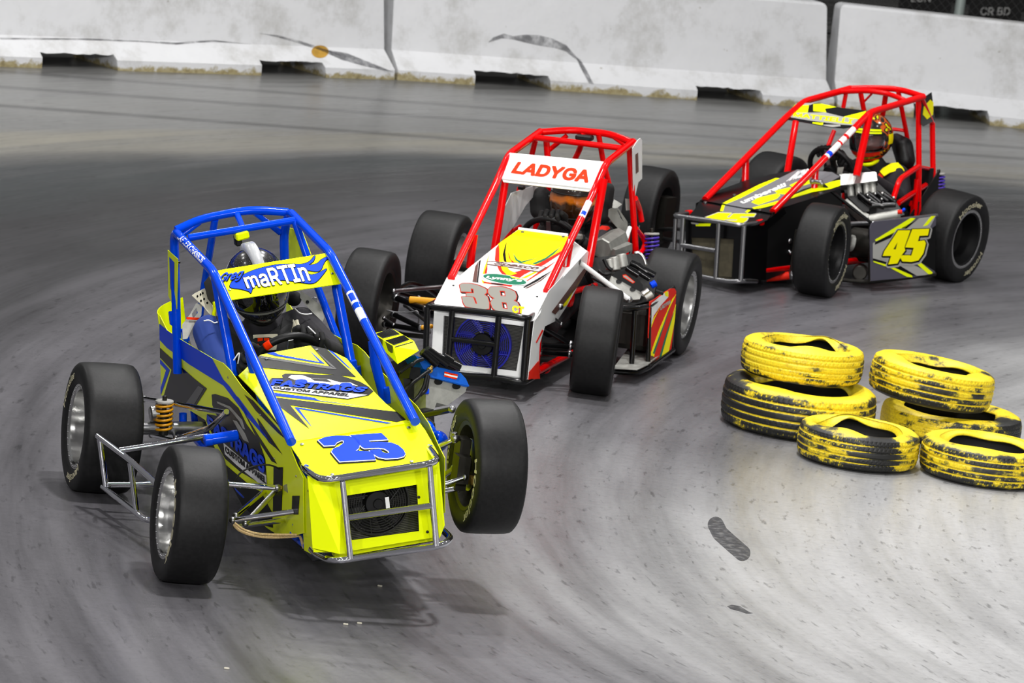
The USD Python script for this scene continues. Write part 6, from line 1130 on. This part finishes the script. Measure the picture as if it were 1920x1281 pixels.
# number 45: painted helmet, the face behind a clear visor
f = C45
P45 = thing('person', 'person driving the black car in orange and yellow helmet with clear visor', 'person', None, f.M, f.o)
sw = f.at((1560, 318), x=.62); steering_wheel(CAR45, sw, nW, .15); seat(CAR45, .6)
shR, shL = f.at((1610, 318), x=.0), f.at((1684, 330), x=-.02); eR, eL = f.at((1560, 330), x=.32), f.at((1692, 374), x=.02); hR, hL = f.at((1553, 287), x=.62), f.at((1583, 300), x=.60)
body(P45, f, (shR, shL), eR, eL, hR + (eR - hR) * .25, hL + (eL - hL) * .25, f.at((1638, 305), x=.05), M_['suit_black'])
glove(P45, hR + (eR - hR) * .3, hR, np.array([.2, .9, .2]), -nW, M_['glove'], -1); glove(P45, hL + (eL - hL) * .3, hL, np.array([.25, .7, -.6]), -nW, M_['glove'], 1)
M_['helm45'] = usdkit.material(stage, LK + 'painted_helmet', {'t': ('texture_coordinate', {}), 'n': ('noise_texture', dict(scale=11.0, detail=1.0, distortion=1.2)), 'r': ('rgb_ramp', dict(interpolate=False, ramp=[(0, lin((24, 22, 20))), (.44, lin((60, 48, 34))), (.5, lin((206, 92, 20))), (.57, lin((30, 26, 24))), (.63, lin((222, 218, 20)))])), 'p': ('principled_bsdf', dict(roughness=.2, coat_weight=.7))}, [('t.object', 'n.vector'), ('n.fac', 'r.fac'), ('r.color', 'p.base_color')], surface='p.BSDF')
M_['clear_visor'] = usdkit.material(stage, LK + 'clear_visor', {'f': ('fresnel', dict(IOR=1.45)), 't': ('transparent_bsdf', dict(color=(.72, .7, .72))), 'g': ('glossy_bsdf', dict(color=(1, 1, 1), roughness=.05)), 'm': ('mix_closure', {})}, [('f.fac', 'm.fac'), ('t.BSDF', 'm.closure1'), ('g.BSDF', 'm.closure2')], surface='m.closure')
H = f.at((1633, 256), x=.06); RH = rot('z', 4) @ rot('y', 5); dm = (.148, .132, .148)
hp = helmet(P45, H, RH, dm, M_['helm45'], M_['clear_visor'], vis=(-62, 62, -26, 12), see=True, label='orange, yellow and dark painted helmet')
for e0, e1, m in ((13, 20, 'lime'), (22, 27, 'lime'), (-40, -29, 'red_print')): part(hp, 'helmet_stripe', place(grid(np.linspace(-55, 55, 30), np.linspace(e0, e1, 4), dm, .002), RH, H), M_[m], True)
part(hp, 'helmet_stripe', place(grid(np.linspace(80, 110, 10), np.linspace(-15, 12, 6), dm, .002), RH, H), M_['yellow_print'], True); part(hp, 'helmet_stripe', place(grid(np.linspace(-95, 95, 40), np.linspace(-58, -50, 3), dm, .002), RH, H), M_['orange_print'], True)
skin = paint('skin', (214, 160, 140), .5)
hd = [(np.array([-.01, 0, .02]), .098, np.array([.01, 0, -.03]), .088), (np.array([.02, 0, -.04]), .075, np.array([.035, 0, -.085]), .05), (np.array([.092, 0, .012]), .012, np.array([.112, 0, -.03]), .015), (np.array([.085, -.03, .028]), .012, np.array([.085, .03, .028]), .012)]
hm = part(P45, 'head', place(chain(hd, .008, 4), RH, H), skin, True)
for s in (-1, 1):
    part(hm, 'eye', place(ball(np.array([.084, s * .032, .004]), .012, 2), RH, H), M_['white_print'], True); part(hm, 'iris', place(ball(np.array([.092, s * .032, .004]), .006, 2), RH, H), M_['brown_print'], True)
    part(hm, 'eyebrow', place(tube([[.094, s * .015, .024], [.092, s * .032, .029], [.082, s * .048, .024]], .004, 6, 0), RH, H), M_['brown_print'], True)
part(hm, 'mouth', place(tube([[.088, -.02, -.062], [.094, 0, -.060], [.088, .02, -.062]], .005, 8, 0), RH, H), paint('lips', (170, 90, 84), .5), True)
part(P45, 'collar', tube([f.at(p, x=x) for p, x in (((1594, 303), .10), ((1612, 309), .15), ((1632, 309), .15), ((1648, 300), .06))], .012, 10, .06), M_['lime'], True, label='lime collar')
part(P45, 'shoulder_yoke', sheet(f, zt((1400, 1045), (1440, 1000), (1560, 930), (1650, 920), (1720, 990), (1745, 1040), (1640, 1030), (1540, 1060), (1460, 1110)), (shL + [.072, .03, .0], np.array([.7, .5, .5]) / np.linalg.norm([.7, .5, .5])), .004), M_['yellow_print'], False, label='yellow shoulder yoke')
part(P45, 'arm_stripe', sheet(f, zt((1350, 1140), (1395, 1060), (1450, 1110), (1420, 1180), (1350, 1190)), (shL + [.09, .0, -.02], np.array([.8, .4, .4]) / np.linalg.norm([.8, .4, .4])), .004), M_['orange_print'], False)
part(CAR45, 'head_pad', hull(np.vstack([ball(f.at(p, x=x), r, 2).vertices for p, x, r in (((1694, 275), -.12, .06), ((1698, 300), -.1, .06), ((1680, 262), -.14, .04))])), M_['black_satin'], True, label='black seat head rest')
part(CAR45, 'dash_bracket', sheet(f, zt((815, 990), (900, 985), (870, 1090), (810, 1080)), (f.at((1576, 320), x=.9), np.array([1.0, 0, 0])), .004), M_['cast'], False)
